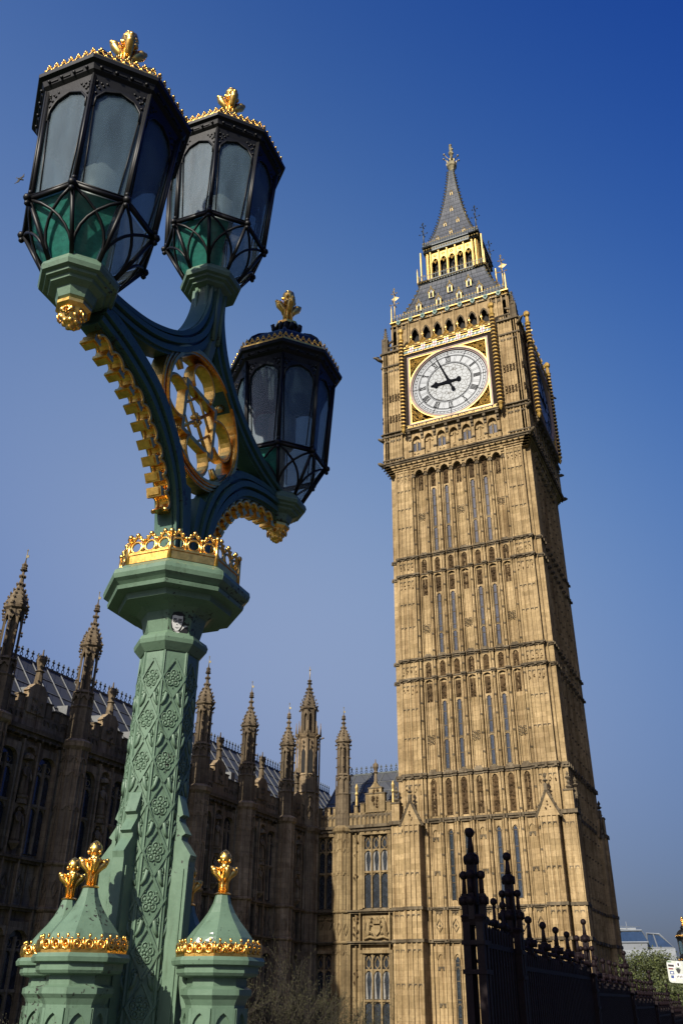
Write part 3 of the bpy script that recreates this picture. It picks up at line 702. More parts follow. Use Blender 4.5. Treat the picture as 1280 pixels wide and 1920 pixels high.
# ---- corner pinnacles, gargoyles, flying buttresses
def at_corner(sx, sy, r):
    def T(x, y, z): return (sx*r+x, YC+sy*r*YS+y, z)
    return T
for sx, sy in ((-1, -1), (1, -1), (1, 1), (-1, 1)):
    p = MB(at_corner(sx, sy, 6.25))
    p.box(-.24, .24, -.24, .24, 60.3, 62.0)
    for q in (-.26, .26):
        for w_ in (-.26, .26): p.box(q-.04, q+.04, w_-.04, w_+.04, 60.3, 62.2)
    p.lathe(0, 0, [(62.0, .32), (62.15, .34), (62.3, .22), (63.5, .06), (63.6, .12), (63.75, .03)], 8)
    for z in (62.5, 62.8, 63.1, 63.4):
        for a in range(4): p.octa(((.3-(z-62.3)*.17)*cos(a*pi/2), (.3-(z-62.3)*.17)*sin(a*pi/2), z), .06, .06, .07)
    # flying buttress back to the belfry
    for ax in (0, 1):
        L = [(-.3-.08*t, 61.6+.0*t) for t in range(8)]
        A = [(0+(-.75)*t/6, 61.25+.55*sin(t/6*pi/2)) for t in range(7)]; B = [(a, b+.18) for a, b in A]
        p.strip(A, B, (lambda a, b, sd: (a*sx, (-.08, .08)[sd]-sy*0.0, b)) if ax == 0 else (lambda a, b, sd: ((-.08, .08)[sd], a*sy, b)))
    p.build('pinnacle', 'trim', tower)
    g = MB(at_corner(sx, sy, 6.5))
    g.tube([(0, 0, 59.5), (.3*sx, .3*sy, 59.6), (.52*sx, .52*sy, 59.75), (.68*sx, .68*sy, 59.7)], [.16, .17, .13, .07], 6)
    g.octa((.35*sx, .35*sy, 59.85), .2, .2, .12)
    g.tube([(0, 0, 50.3), (.25*sx, .25*sy, 50.45), (.42*sx, .42*sy, 50.5)], [.16, .16, .08], 6)
    g.tube([(0, 0, 47.7), (.3*sx, .3*sy, 47.85), (.45*sx, .45*sy, 47.9)], [.2, .18, .08], 6)
    g.build('gargoyle', 'trim', tower)

# ---- iron cornice, railing, roof
gfr = MB(); em = MB(); rail = MB(); railg = MB(); roofm = MB(); seam = MB()
for k in range(4):
    T = TF(k)
    for m_ in (gfr, em, rail, railg, roofm, seam): m_.T = T
    gfr.box(-5.75, 5.75, 5.3, 5.78, 64.0, 64.12); gfr.box(-5.85, 5.85, 5.3, 5.9, 64.46, 64.56)
    roofm.box(-5.68, 5.68, 5.0, 5.68, 64.12, 64.46)
    for t in range(44): gfr.octa((-5.6+.26*t, 5.72, 64.28), .09, .08, .12)
    for i in range(9):
        u = -5.0+1.25*i
        em.ext([(u-.2, 64.55), (u-.22, 64.2), (u, 63.95), (u+.22, 64.2), (u+.2, 64.55)], lambda a, b, sd: (a, (5.7, 5.98)[sd], b))
        em.octa((u, 6.0, 64.3), .13, .06, .14)
    rail.box(-5.8, 5.8, 5.72, 5.77, 65.1, 65.16); rail.box(-5.8, 5.8, 5.72, 5.77, 64.62, 64.68)
    for t in range(40):
        u = -5.75+.295*t; rail.box(u-.02, u+.02, 5.73, 5.76, 64.56, 65.25)
        railg.octa((u, 5.745, 65.34), .09, .04, .13)
        if t % 2 == 0: railg.octa((u, 5.76, 64.9), .07, .04, .07)
    # roof slope: concave from 5.3 @64.6 to 3.25 @70.6
    prof = [(64.6, 5.35), (65.6, 4.95), (66.8, 4.5), (68.2, 4.02), (69.5, 3.62), (70.6, 3.38)]
    for (z0, r0), (z1, r1) in zip(prof[:-1], prof[1:]):
        roofm.add([(-r0, r0, z0), (r0, r0, z0), (r1, r1, z1), (-r1, r1, z1)], [(0, 1, 2, 3)])
    for j in range(-6, 7):
        seam.tube([(j*.8*r/5.35, r+.02, z) for z, r in prof], .022, 4, False, False)
    for z, r in [(64.6+.75*q, None) for q in range(8)]:
        for (z0, r0), (z1, r1) in zip(prof[:-1], prof[1:]):
            if z0 <= z < z1: rr = r0+(r1-r0)*(z-z0)/(z1-z0); seam.tube([(-rr, rr+.01, z), (rr, rr+.01, z)], .02, 4, False, False)
    for s in (-1,):
        rail.tube([(s*r, r, z) for z, r in prof], .07, 5, False, False)
        for z, r in prof[:-1]:
            for q in range(2): railg.octa((s*(r-.2*q), r-.2*q+.03, z+.2+.6*q), .14, .14, .14)
gfr.build('gilded_cornice', 'goldp', tower); em.build('heraldic_badge', 'emer', tower); rail.build('roof_railing', 'iron', tower)
railg.build('railing_crest', 'gilt', tower); rf = roofm.build('roof', 'slate', tower); seam.build('roof_seam', 'iron', rf)

def dormer(k, u, z, w, s=1.0, parent=None):
    g = MB(TF(k)); d = MB(TF(k)); b = MB(TF(k))
    b.box(u-.26*s, u+.26*s, w-.9*s, w+.02, z, z+.75*s)
    b.ext([(u-.34*s, z+.75*s), (u+.34*s, z+.75*s), (u, z+1.25*s)], lambda a, c, sd: (a, (w-1.0*s, w+.01)[sd], c))
    d.ext([(u-.13*s, z+.1*s), (u+.13*s, z+.1*s), (u+.13*s, z+.55*s), (u, z+.75*s), (u-.13*s, z+.55*s)], lambda a, c, sd: (a, (w, w+.03)[sd], c))
    for e in (-1, 1):
        g.box(u+e*.2*s-.05*s, u+e*.2*s+.05*s, w, w+.08, z, z+.75*s)
        g.tube([(u+e*.36*s, w+.06, z+.7*s), (u, w+.06, z+1.3*s)], .055*s, 4, False, False)
        for t in (.3, .65): g.octa((u+e*.36*s*(1-t), w+.08, z+(.76+.6*t)*s), .06*s, .05, .07*s)
    g.octa((u, w+.06, z+1.45*s), .08*s, .06, .18*s)
    o = b.build('dormer', 'slate', parent); d.build('dormer_opening', 'dark', o); g.build('dormer_gable', 'gilt', o)
for k in (0, 1):
    for u in (-3.1, -1.05, 1.05, 3.1): dormer(k, u, 65.75, 5.02, 1.0, rf)
    for u in (-1.95, 0.0, 1.95): dormer(k, u, 67.6, 4.35, 1.0, rf)

# ---- lantern stage
lan = MB(); lgd = MB(); lir = MB(); ldk = MB()
ldk.box(-2.0, 2.0, YC-2.0*YS, YC+2.0*YS, 70.6, 75.6)
for k in range(4):
    T = TF(k)
    for m_ in (lan, lgd, lir): m_.T = T
    lir.box(-3.5, 3.5, 2.4, 3.5, 70.6, 70.78); lir.box(-3.6, 3.6, 2.4, 3.6, 70.783, 70.9)
    for t in range(25): lgd.octa((-3.5+.29*t, 3.6, 70.72), .1, .1, .12)
    lir.box(-3.5, 3.5, 3.46, 3.5, 71.5, 71.56)
    for t in range(24): u = -3.45+.3*t; lir.box(u-.02, u+.02, 3.46, 3.5, 70.9, 71.6); lgd.octa((u, 3.48, 71.68), .08, .05, .11)
    for j in range(6):
        u = -2.25+.9*j; q = MB(T); q.box(u-.10, u+.10, 2.55, 2.78, 70.9, 75.3); q.lathe(u, 2.82, [(70.9, .08), (75.0, .07), (75.2, .12)], 6); q.build('gilded_column', 'goldp', tower)
    for j in range(5):
        u = -1.8+.9*j; q = MB(T)
        arch_plate(q, u-.36, u+.36, 73.9, 75.3, .30, .5, 2.55, 2.68, 5)
        for q_, z in ((-.12, 74.0), (.12, 74.0), (0, 73.8)): q.octa((u+q_, 2.65, z), .1, .06, .16)
        q.tube([(u+.14*cos(a), 2.7, 74.75+.14*sin(a)) for a in (0, 1, 2, 3, 4, 5)], .04, 4, True, False); q.build('gilded_arch', 'goldp', tower)
    for s in (-1, 1):
        q = MB(T); q.lathe(s*2.62, 2.75, [(70.9, .10), (75.2, .09)], 6); q.box(s*2.62-.12, s*2.62+.12, 2.5, 2.66, 70.9, 75.3); q.build('gilded_column', 'goldp', tower)
    lir.box(-3.0, 3.0, 2.0, 3.0, 75.3, 75.45)
    lir.box(-2.92, 2.92, 2.0, 2.92, 75.453, 76.0); lir.box(-3.08, 3.08, 2.0, 3.08, 76.003, 76.12)
    for t in range(22): lgd.octa((-2.9+.276*t, 2.96, 75.72), .09, .07, .13)
    lir.box(-3.0, 3.0, 2.98, 3.02, 76.5, 76.55)
    for t in range(24): u = -2.95+.256*t; lir.box(u-.018, u+.018, 2.98, 3.02, 76.1, 76.6); lgd.octa((u, 3.0, 76.68), .08, .05, .12)
    # spire
    sp_ = [(76.1, 2.85), (77.0, 2.45), (78.5, 1.98), (80.0, 1.62), (82.0, 1.22), (84.0, .90), (86.0, .62), (88.0, .40), (89.6, .26)]
    for (z0, r0), (z1, r1) in zip(sp_[:-1], sp_[1:]):
        lan.add([(-r0, r0, z0), (r0, r0, z0), (r1, r1, z1), (-r1, r1, z1)], [(0, 1, 2, 3)])
    lir.tube([(-r, r, z) for z, r in sp_], .06, 5, False, False)
    for (z0, r0), (z1, r1) in zip(sp_[:-1], sp_[1:]):
        for t in range(4): r = r0+(r1-r0)*t/4; z = z0+(z1-z0)*t/4; lgd.octa((-r-.06, r+.06, z), .13, .13, .10); lir.octa((-r-.13, r+.13, z+.12), .09, .09, .07)
    for j in range(-3, 4): lir.tube([(j*.66*r/2.85, r+.01, z) for z, r in sp_], .016, 4, False, False)
    for q in range(18):
        z = 76.5+.72*q
        for (z0, r0), (z1, r1) in zip(sp_[:-1], sp_[1:]):
            if z0 <= z < z1: rr = r0+(r1-r0)*(z-z0)/(z1-z0); lir.tube([(-rr, rr+.01, z), (rr, rr+.01, z)], .015, 4, False, False)
ln = ldk.build('lantern_room', 'dark', tower)
spire = lan.build('spire', 'slate', tower); lgd.build('gilded_crocket', 'gilt', tower); lir.build('lantern_ironwork', 'iron', tower)
def spr(z):
    for (z0, r0), (z1, r1) in zip(sp_[:-1], sp_[1:]):
        if z0 <= z < z1: return r0+(r1-r0)*(z-z0)/(z1-z0)
for k in (0, 1):
    for u, z in ((-1.45, 77.0), (0, 77.6), (1.45, 78.0-1.0), (-.72, 79.5), (.72, 79.5), (0, 82.0), (0, 85.0)): dormer(k, u, z, spr(z)-.05, .55, spire)
fin = MB(lambda x, y, z: (x+.12, y+YC, z))
fin.lathe(0, 0, [(89.5, .27), (89.8, .34), (90.2, .5), (90.3, .58), (90.8, .6), (90.85, .42), (91.0, .2), (91.3, .16), (91.5, .34), (91.7, .16), (92.3, .12), (92.6, .3), (92.8, .3), (93.0, .12), (93.6, .2), (93.9, .12), (94.1, .2), (94.35, .02)], 8)
for a in range(8): fin.box(.57*cos(a*pi/4)-.05, .57*cos(a*pi/4)+.05, .57*sin(a*pi/4)-.05, .57*sin(a*pi/4)+.05, 90.8, 91.15)
for a in range(4):
    q = a*pi/2+.5
    fin.tube([(0, 0, 91.6), (.4*cos(q), .4*sin(q), 91.75), (.75*cos(q), .75*sin(q), 92.3)], .05, 5); fin.ball((.8*cos(q), .8*sin(q), 92.4), .14, 6, 4)
    fin.tube([(0, 0, 91.2), (.45*cos(q), .45*sin(q), 91.2), (.85*cos(q), .85*sin(q), 91.55)], .045, 5); fin.ball((.88*cos(q), .88*sin(q), 91.6), .13, 6, 4)
fin.build('finial', 'dullgilt', tower)
def vane(x, y, z0, h):
    v = MB(); v.tube([(x, y, z0), (x, y, z0+h)], [.09, .03], 6)
    v.lathe(x, y, [(z0, .18), (z0+.3, .1), (z0+.35, .2), (z0+.5, .1)], 6)
    for t, L in ((.55, .42), (.86, .26)):
        z = z0+h*t
        for a in (0, pi/2, pi, 1.5*pi): v.tube([(x, y, z), (x+L*cos(a), y+L*sin(a), z+.05)], .03, 4); v.octa((x+L*cos(a), y+L*sin(a), z+.06), .1, .1, .12)
    v.octa((x, y, z0+h), .1, .1, .22); return v
for sx, sy in ((-1, -1), (1, -1), (1, 1), (-1, 1)):
    v = vane(sx*5.5, YC+sy*5.5*YS, 64.6, 4.6); v.octa((sx*5.5+.1, YC+sy*5.5*YS, 67.9), .42, .05, .28); v.build('weather_vane', 'gilt', tower)
    vane(sx*2.88, YC+sy*2.88*YS, 76.2, 3.6).build('weather_vane', 'iron', tower)
    q = MB(); q.lathe(sx*5.75, YC+sy*5.75*YS, [(64.5, .09), (66.4, .07), (66.8, .02)], 6); q.build('railing_post', 'gilt', tower)
    q = MB(); q.lathe(sx*3.55, YC+sy*3.55*YS, [(70.8, .08), (72.4, .07), (72.8, .02)], 6); q.lathe(sx*3.3, YC+sy*2.9*YS, [(71.2, .10), (75.5, .10)], 6); q.build('railing_post', 'gilt', tower)
# ============================================================ PALACE
PX, PY = -13.5, -5.05            # plane of the wing wall (faces +x) and of the east range (faces -y)
def TW(x, w, z): return (PX+w, x, z)          # wing frame: u = world y, w outward
def TE(x, w, z): return (x, PY-w, z)          # range frame: u = world x
wing = thing('palace_wing', 'long shaded gothic palace wing on the left with a row of spired turrets', 'palace wing', (PX, -25, 0))
rng = thing('palace_range', 'honey stone gothic palace range joining the wing to the clock tower, with tall traceried windows', 'palace building', (-10, PY, 0))

def turret_tree(parent, x, y, mat='oldstone', top=26.0, capz=22.7, r=.67, r2=.47, name='turret', ground=-.5, topmat='sooty'):
    """octagonal buttress turret with open lantern, crocketed cap and gilded rod"""
    ph = pi/8
    s = MB(); dz = capz-22.7
    s.lathe(x, y, [(ground, r), (17.35, r)], 8, ph)
    for z in (9.92, 11.88): s.lathe(x, y, [(z, r+.02), (z+.08, r+.12), (z+.16, r+.14), (z+.22, r+.02)], 8, ph)
    s.lathe(x, y, [(17.3, r+.02), (17.45, r+.16), (17.68, r+.20), (17.85, r*.9)], 8, ph)
    for k in range(8):
        a = ph+k*pi/4; cx, cy = x+r*cos(a), y+r*sin(a); s.tube([(cx, cy, ground), (cx, cy, 17.4)], .055, 4, False, False)
        b = a+pi/8; wd = r*cos(pi/8)
        def F(u, w, z, b=b): return (x+(wd+w)*cos(b)-u*sin(b), y+(wd+w)*sin(b)+u*cos(b), z)
        s.T = F; hw = r*sin(pi/8)
        s.box(-.025, .025, -.02, .05, 12.1, 17.3); s.box(-.025, .025, -.02, .05, 2, 9.9)
        for z in (14.6, 16.9, 16.2, 9.5, 6.8, 4.4): arch_plate(s, -hw+.02, hw-.02, z-.2, z+.03, hw*.6, .2, 0, .06, 3)
        s.tube([(0, .05, 10.5), (.14, .05, 10.9), (0, .05, 11.3), (-.14, .05, 10.9)], .03, 4, True, False); s.T = None
    s.build('turret_base', mat, parent)
    t = MB(); q = r2
    t.lathe(x, y, [(17.8, q+.08), (19.4+dz*.5, q+.08), (19.5+dz*.5, q+.14), (19.6+dz*.5, q), (20.2+dz, q), (20.25+dz, q+.09), (20.4+dz, q-.02)], 8, ph)
    t.lathe(x, y, [(20.2+dz, q*.60), (22.8+dz, q*.60)], 8, ph)
    for k in range(8):
        a = ph+k*pi/4
        for z0, z1, rr, th in ((20.3+dz, 22.75+dz, q-.05, .075), (17.8, 20.3+dz, q+.07, .04)):
            cx, cy = x+rr*cos(a), y+rr*sin(a); t.tube([(cx, cy, z0), (cx, cy, z1)], th, 4, False, False)
        for z in (20.9, 21.6, 22.3): t.octa((x+(q+.06)*cos(a), y+(q+.06)*sin(a), z+dz), .07, .07, .09)
        b = a+pi/8; wd = q*cos(pi/8)
        def F(u, w, z, b=b, wd=wd): return (x+(wd+w)*cos(b)-u*sin(b), y+(wd+w)*sin(b)+u*cos(b), z)
        t.T = F; hw = q*sin(pi/8)
        arch_plate(t, -hw, hw, 22.1+dz, 22.75+dz, hw*.62, .35, -.10, .0, 4)
        for z in (18.7, 19.9+dz): arch_plate(t, -hw-.02, hw+.02, z, z+.2, hw*.6, .16, 0.0, .10, 3)
        t.T = None
        for z, rr in ((22.95, q+.1), (22.6, q+.1)): t.octa((x+rr*cos(a), y+rr*sin(a), z+dz), .11, .11, .1)
    t.lathe(x, y, [(22.7+dz, q), (22.8+dz, q+.12), (22.92+dz, q+.14), (22.98+dz, q)], 8, ph)
    tt = t.build('turret_lantern', topmat, parent)
    c = MB(); H = top-22.9-dz; prof = [(0, q), (.09, q*.98), (.16, q*.86), (.24, q*.60), (.32, q*.38), (.44, q*.22), (.6, q*.13), (.74, q*.08)]
    c.lathe(x, y, [(22.95+dz+H*a, rr) for a, rr in prof], 8, ph)
    for k in range(8):
        a = ph+k*pi/4
        for (a0, r0), (a1, r1) in zip(prof[:-1], prof[1:]):
            m_ = (a0+a1)/2; rr = (r0+r1)/2+.05; c.octa((x+rr*cos(a), y+rr*sin(a), 22.95+dz+H*m_), .07, .07, .10)
    c.lathe(x, y, [(22.95+dz+H*.60, .06), (22.95+dz+H*.63, .2), (22.95+dz+H*.66, .07), (22.95+dz+H*.72, .16), (22.95+dz+H*.76, .05), (22.95+dz+H*.8, .03)], 6)
    c.build('turret_spire', topmat, tt)
    g = MB(); z0 = 22.95+dz+H*.78; g.tube([(x, y, z0), (x, y, top)], [.03, .02], 5); g.octa((x, y, top), .05, .05, .09); g.box(x, x+.15, y-.01, y+.01, top-.42, top-.28); g.octa((x, y, top-.6), .05, .05, .04)
    g.build('gilded_vane', 'dullgilt', tt)
    return tt

# ---- wing
W0y, W1y = -55.5, -5.0
w = MB(); tr = MB(); cv = MB(); gl = MB()
w.box(-26, PX, W0y, 8, -.5, 17.5)
w.T = tr.T = cv.T = TW
TY = [-10.4-5.6*i for i in range(8)]
mull = MB(TW)
for i, ty in enumerate(TY):
    yc = ty+2.8 if i else -7.9      # bay centre to the +y side of this turret
    half = 2.8 if i else 2.1
    # spandrel walls standing proud of the glazing
    for sgn in ((-1, 1)):
        c = yc+sgn*1.3; hw = .58
        for z0, z1, wz in ((12.3, 16.7, None), (4.6, 9.2, None)):
            arch_plate(w, c-hw-.12, c+hw+.12, z1-.5, z1+.3, hw, .45, 0, .3)
            for e in (-1, 1): w.box(c+e*(hw+.06)-.06, c+e*(hw+.06)+.06, 0, .3, z0, z1-.5)
            o = MB(TW); o.ext([(c-hw, z0), (c+hw, z0)]+[(c+x, z1-.5+q) for x, q in archpts(hw, .45, 4)[::-1]], lambda a, b, sd: (a, (.0, .04)[sd], b))
            win = o.build('window', 'pane', wing)
            m_ = MB(TW); m_.box(c-.05, c+.05, .03, .2, z0, z1-.3); zt = (z0+z1)/2-.15; m_.box(c-hw, c+hw, .03, .18, zt, zt+.12)
            for e in (-1, 1):
                arch_plate(m_, c+e*hw/2-hw/2, c+e*hw/2+hw/2, zt-.3, zt, hw/2-.05, .25, .03, .12, 3)
                arch_plate(m_, c+e*hw/2-hw/2, c+e*hw/2+hw/2, z1-1.15, z1-.75, hw/2-.05, .3, .03, .12, 3)
                m_.tube([(c+e*hw/2+.15*cos(t), .08, z1-.55+.15*sin(t)) for t in (0, 1, 2, 3, 4, 5)], .03, 4, True, False)
            m_.build('window_tracery', 'oldstone', win)
    for c, hw in ((yc, .5), (yc-half+.55, .35), (yc+half-.55, .35), ):
        for e in (-1, 1): w.box(c+e*hw-.05, c+e*hw+.05, 0, .38, .0, 17.2)
        w.box(c-hw, c+hw, 0, .12, 0, 17.2)
        for z in (16.6, 13.9, 8.9, 6.0): arch_plate(w, c-hw, c+hw, z, z+.4, hw*.7, .3, .1, .34, 3)
    # statues in the central niche, two tiers
    for z in (12.7, 14.7):
        st = MB(); X, Y = PX+.28, yc
        st.lathe(X, Y, [(z, .20), (z+.1, .22), (z+.5, .19), (z+.95, .15), (z+1.15, .20), (z+1.25, .08), (z+1.3, .06)], 8, 0, True); st.ball((X, Y, z+1.38), .10, 8, 6)
        st.tube([(X+.05, Y-.2, z+1.15), (X+.16, Y-.22, z+.9), (X+.2, Y-.08, z+.8)], .05, 5); st.tube([(X+.05, Y+.2, z+1.15), (X+.12, Y+.25, z+.85), (X+.18, Y+.2, z+.65)], .05, 5)
        st.lathe(X, Y, [(z-.35, .08), (z-.1, .28), (z, .28)], 8); st.lathe(X, Y, [(z+1.62, .28), (z+1.8, .26), (z+1.9, .1)], 8)
        st.build('statue', 'oldstone', wing)
    # carved band between the storeys
    cv = MB(TW); cv.box(yc-half+.6, yc+half-.6, 0, .1, 10.15, 11.85)
    for q in range(5):
        u = yc-half+.95+(2*half-1.9)*q/4
        tr.tube([(u, .16, 10.5), (u+.22, .16, 10.95), (u, .16, 11.4), (u-.22, .16, 10.95)], .035, 4, True, False); carve(cv, u-.15, u+.15, 10.7, 11.2, .14, 8, .07, rnd)
        tr.box(u+.32, u+.4, .05, .2, 10.1, 11.9)
    # battlement
    w.box(ty, ty+2*half if i else W1y, -.15, .12, 17.85, 18.55)
    bw_ = 2*half
    for q in range(3):
        for e in (-1, 1):
            u = yc+e*(.95+.62*q); 
            if abs(u-yc) < half-.4: w.box(u-.19, u+.19, -.15, .14, 18.55, 18.95+(.25 if q == 0 else 0)); tr.box(u-.23, u+.23, -.19, .18, 18.96+(.25 if q == 0 else 0), 19.03+(.25 if q == 0 else 0))
            arch_plate(tr, u-.22, u+.22, 18.15, 18.4, .14, .2, .11, .17, 3)
    w.box(yc-.62, yc+.62, -.2, .2, 18.5, 19.55); w.ext([(yc-.7, 19.55), (yc+.7, 19.55), (yc+.3, 19.95), (yc-.3, 19.95)], lambda a, b, sd: (a, (-.2, .2)[sd], b))
    cv.build('carved_band', 'oldstone', wing); cv = MB(TW); carve(cv, yc-.35, yc+.35, 18.2, 19.5, .24, 9, .09, rnd); cv.build('carved_gable', 'sooty', wing)
    # small crowned pinnacle over the gable
    p = MB(); p.lathe(PX, yc, [(19.9, .22), (20.6, .16), (20.65, .24), (20.75, .14), (21.0, .2), (21.25, .26), (21.45, .14), (21.5, .05), (21.8, .03)], 8)
    for a in range(6): p.octa((PX+.22*cos(a), yc+.22*sin(a), 21.4), .06, .06, .12)
    p.build('pinnacle', 'sooty', wing)
for z, h in ((9.92, .2), (11.88, .22), (17.35, .4)):
    tr.box(W0y, W1y-.2, 0, .34, z, z+h*.5); tr.box(W0y, W1y-.2, 0, .46, z+h*.5+.003, z+h)
for t in range(100): tr.octa((W0y+.5*t, .42, 17.3), .09, .09, .12)
w.build('wall', 'oldstone', wing); tr.build('string_course', 'sooty', wing)
for ty in TY: turret_tree(wing, PX+.5, ty)
# roof: plates rising from behind the parapet to a crested ridge
RX, RZ = -17.5, 22.75
def roof_of(parent, ax, a0, a1, e0, z0, ridge, zr, depth):
    """ax 'y': ridge runs along y; slope from e0 (eaves coord) to ridge coord"""
    rf_ = MB((lambda u, w, z: (w, u, z)) if ax == 'y' else (lambda u, w, z: (u, w, z)))
    th = .12; back = ridge+(ridge-e0)
    rf_.add([(a0, e0, z0), (a1, e0, z0), (a1, ridge, zr), (a0, ridge, zr), (a0, back, z0), (a1, back, z0)], [(0, 1, 2, 3), (3, 2, 5, 4), (0, 3, 4), (1, 5, 2), (0, 4, 5, 1)])
    r_ = rf_.build('roof', 'roof', parent)
    sm = MB(rf_.T); cr = MB(rf_.T); n = int(abs(a1-a0)/1.15)
    for i in range(n+1):
        u = a0+(a1-a0)*i/n; sm.tube([(u, e0, z0+.05), (u, ridge, zr+.05)], .04, 4, False, False)
    for q in range(1, 5): t = q/5; sm.tube([(a0, e0+(ridge-e0)*t, z0+(zr-z0)*t+.03), (a1, e0+(ridge-e0)*t, z0+(zr-z0)*t+.03)], .03, 4, False, False)
    sm.build('roof_rib', 'leadcan', r_)
    n = int(abs(a1-a0)/.42)
    cr.box(min(a0, a1), max(a0, a1), ridge-.03, ridge+.03, zr, zr+.12)
    for i in range(n+1):
        u = a0+(a1-a0)*i/n
        cr.tube([(u+.11*cos(t), ridge, zr+.25+.11*sin(t)) for t in (0, 1.05, 2.1, 3.14, 4.2, 5.2)], .03, 4, True, False)
        cr.box(u-.03, u+.03, ridge-.03, ridge+.03, zr+.36, zr+.7); cr.box(u-.1, u+.1, ridge-.03, ridge+.03, zr+.5, zr+.57)
    cr.build('roof_cresting', 'iron', r_)
    return r_
wr = roof_of(wing, 'y', W0y, 6, PX-.6, 18.2, RX, RZ, 0)
for ty in TY[:-1]:
    for d, h in ((1.2, 19.9), (4.2, 20.2)):
        v = MB(); X = PX-.6-(h-18.2)*(RX-PX+.6)/-(RZ-18.2); y = ty+d-5.6
        v.add([(X, y-.25, h), (X, y+.25, h), (X+.55, y+.25, h+.25), (X+.55, y-.25, h+.25), (X+.55, y-.25, h-.25), (X+.55, y+.25, h-.25), (X-.2, y-.25, h+.3), (X-.2, y+.25, h+.3)], [(6, 7, 2, 3), (3, 2, 5, 4), (0, 6, 3, 4), (1, 5, 2, 7), (0, 4, 5, 1)])
        v.build('roof_vent', 'leadcan', wr)

# ---- corner stair turret (bigger, two-stage)
def big_turret(parent, x, y):
    ph = pi/8; r = .90; s = MB()
    s.lathe(x, y, [(-.5, r), (17.35, r)], 8, ph); s.lathe(x, y, [(17.3, r+.02), (17.45, r+.16), (17.68, r+.22), (17.85, r)], 8, ph)
    for z in (9.92, 11.88): s.lathe(x, y, [(z, r+.02), (z+.08, r+.12), (z+.16, r+.14), (z+.22, r+.02)], 8, ph)
    s.lathe(x, y, [(17.8, r-.04), (20.2, r-.04), (20.25, r+.08), (20.4, r-.06), (21.5, r-.08), (21.55, r), (21.65, r-.1), (24.35, r-.14), (24.5, r), (24.72, r+.12), (24.8, r-.2)], 8, ph)
    for k in range(8):
        a = ph+k*pi/4
        s.tube([(x+r*cos(a), y+r*sin(a), -.5), (x+r*cos(a), y+r*sin(a), 24.4)], .07, 4, False, False)
        s.tube([(x+(r+.06)*cos(a), y+(r+.06)*sin(a), 24.6), (x+(r+.06)*cos(a), y+(r+.06)*sin(a), 25.7)], [.09, .02], 5)
        s.tube([(x+r*.95*cos(a), y+r*.95*sin(a), 24.4), (x+(r+.35)*cos(a), y+(r+.35)*sin(a), 24.55)], .06, 4)
        b = a+pi/8; wd = r*cos(pi/8)-.05
        def F(u, w, z, b=b, wd=wd): return (x+(wd+w)*cos(b)-u*sin(b), y+(wd+w)*sin(b)+u*cos(b), z)
        s.T = F; hw = r*sin(pi/8)
        for z in (14.6, 16.9, 9.5, 6.8, 19.2, 20.0): arch_plate(s, -hw+.04, hw-.04, z-.3, z+.03, hw*.6, .25, 0, .1, 3)
        s.tube([(0, .08, 18.3), (.2, .08, 18.75), (0, .08, 19.2), (-.2, .08, 18.75)], .04, 4, True, False)
        s.T = None
    s.build('turret_base', 'oldstone', parent)
    d = MB()
    for k in range(8):
        b = ph+k*pi/4+pi/8; wd = (r-.12)*cos(pi/8)
        def F(u, w, z, b=b, wd=wd): return (x+(wd+w)*cos(b)-u*sin(b), y+(wd+w)*sin(b)+u*cos(b), z)
        d.T = F; d.ext([(-.16, 21.7), (.16, 21.7), (.16, 23.3), (0, 23.6), (-.16, 23.3)], lambda a, c, sd: (a, (0, .04)[sd], c))
        carve_mb = d
    d.T = None; d.build('turret_slit', 'dark', parent)
    tt = MB(); q = .57
    tt.lathe(x, y, [(24.75, q), (25.0, q)], 8, ph); tt.lathe(x, y, [(24.9, q*.6), (26.8, q*.6)], 8, ph)
    for k in range(8):
        a = ph+k*pi/4; tt.tube([(x+(q-.04)*cos(a), y+(q-.04)*sin(a), 24.9), (x+(q-.04)*cos(a), y+(q-.04)*sin(a), 26.7)], .09, 4, False, False)
        b = a+pi/8; wd = q*cos(pi/8)
        def F(u, w, z, b=b, wd=wd): return (x+(wd+w)*cos(b)-u*sin(b), y+(wd+w)*sin(b)+u*cos(b), z)
        tt.T = F; hw = q*sin(pi/8); arch_plate(tt, -hw, hw, 26.1, 26.75, hw*.6, .35, -.1, 0, 4)
        for z in (23.75, 24.1): tt.octa((0, .3, z), .1, .08, .16)
        tt.T = None
        for rr, z in ((q+.14, 26.7), (q+.1, 27.05)): tt.octa((x+rr*cos(a), y+rr*sin(a), z), .12, .12, .12)
    prof = [(26.7, q), (26.8, q+.14), (26.95, q+.12), (27.0, q), (27.4, q*.9), (27.75, q*.62), (28.05, q*.4), (28.5, q*.22), (28.9, .1), (29.2, .06)]
    tt.lathe(x, y, prof, 8, ph)
    for k in range(8):
        a = ph+k*pi/4
        for z, rr in ((27.3, .66), (27.6, .55), (27.9, .4), (28.2, .3), (28.5, .22)): tt.octa((x+rr*cos(a), y+rr*sin(a), z), .08, .08, .11)
    tt.lathe(x, y, [(28.85, .05), (28.95, .24), (29.02, .1), (29.2, .2), (29.3, .05)], 6)
    t2 = tt.build('turret_lantern', 'sooty', parent)
    g = MB(); g.tube([(x, y, 29.2), (x, y, 30.4)], [.04, .02], 5); g.octa((x, y, 30.1), .1, .1, .1); g.build('gilded_vane', 'gilt', t2)
big_turret(wing, -13.6, -6.0)

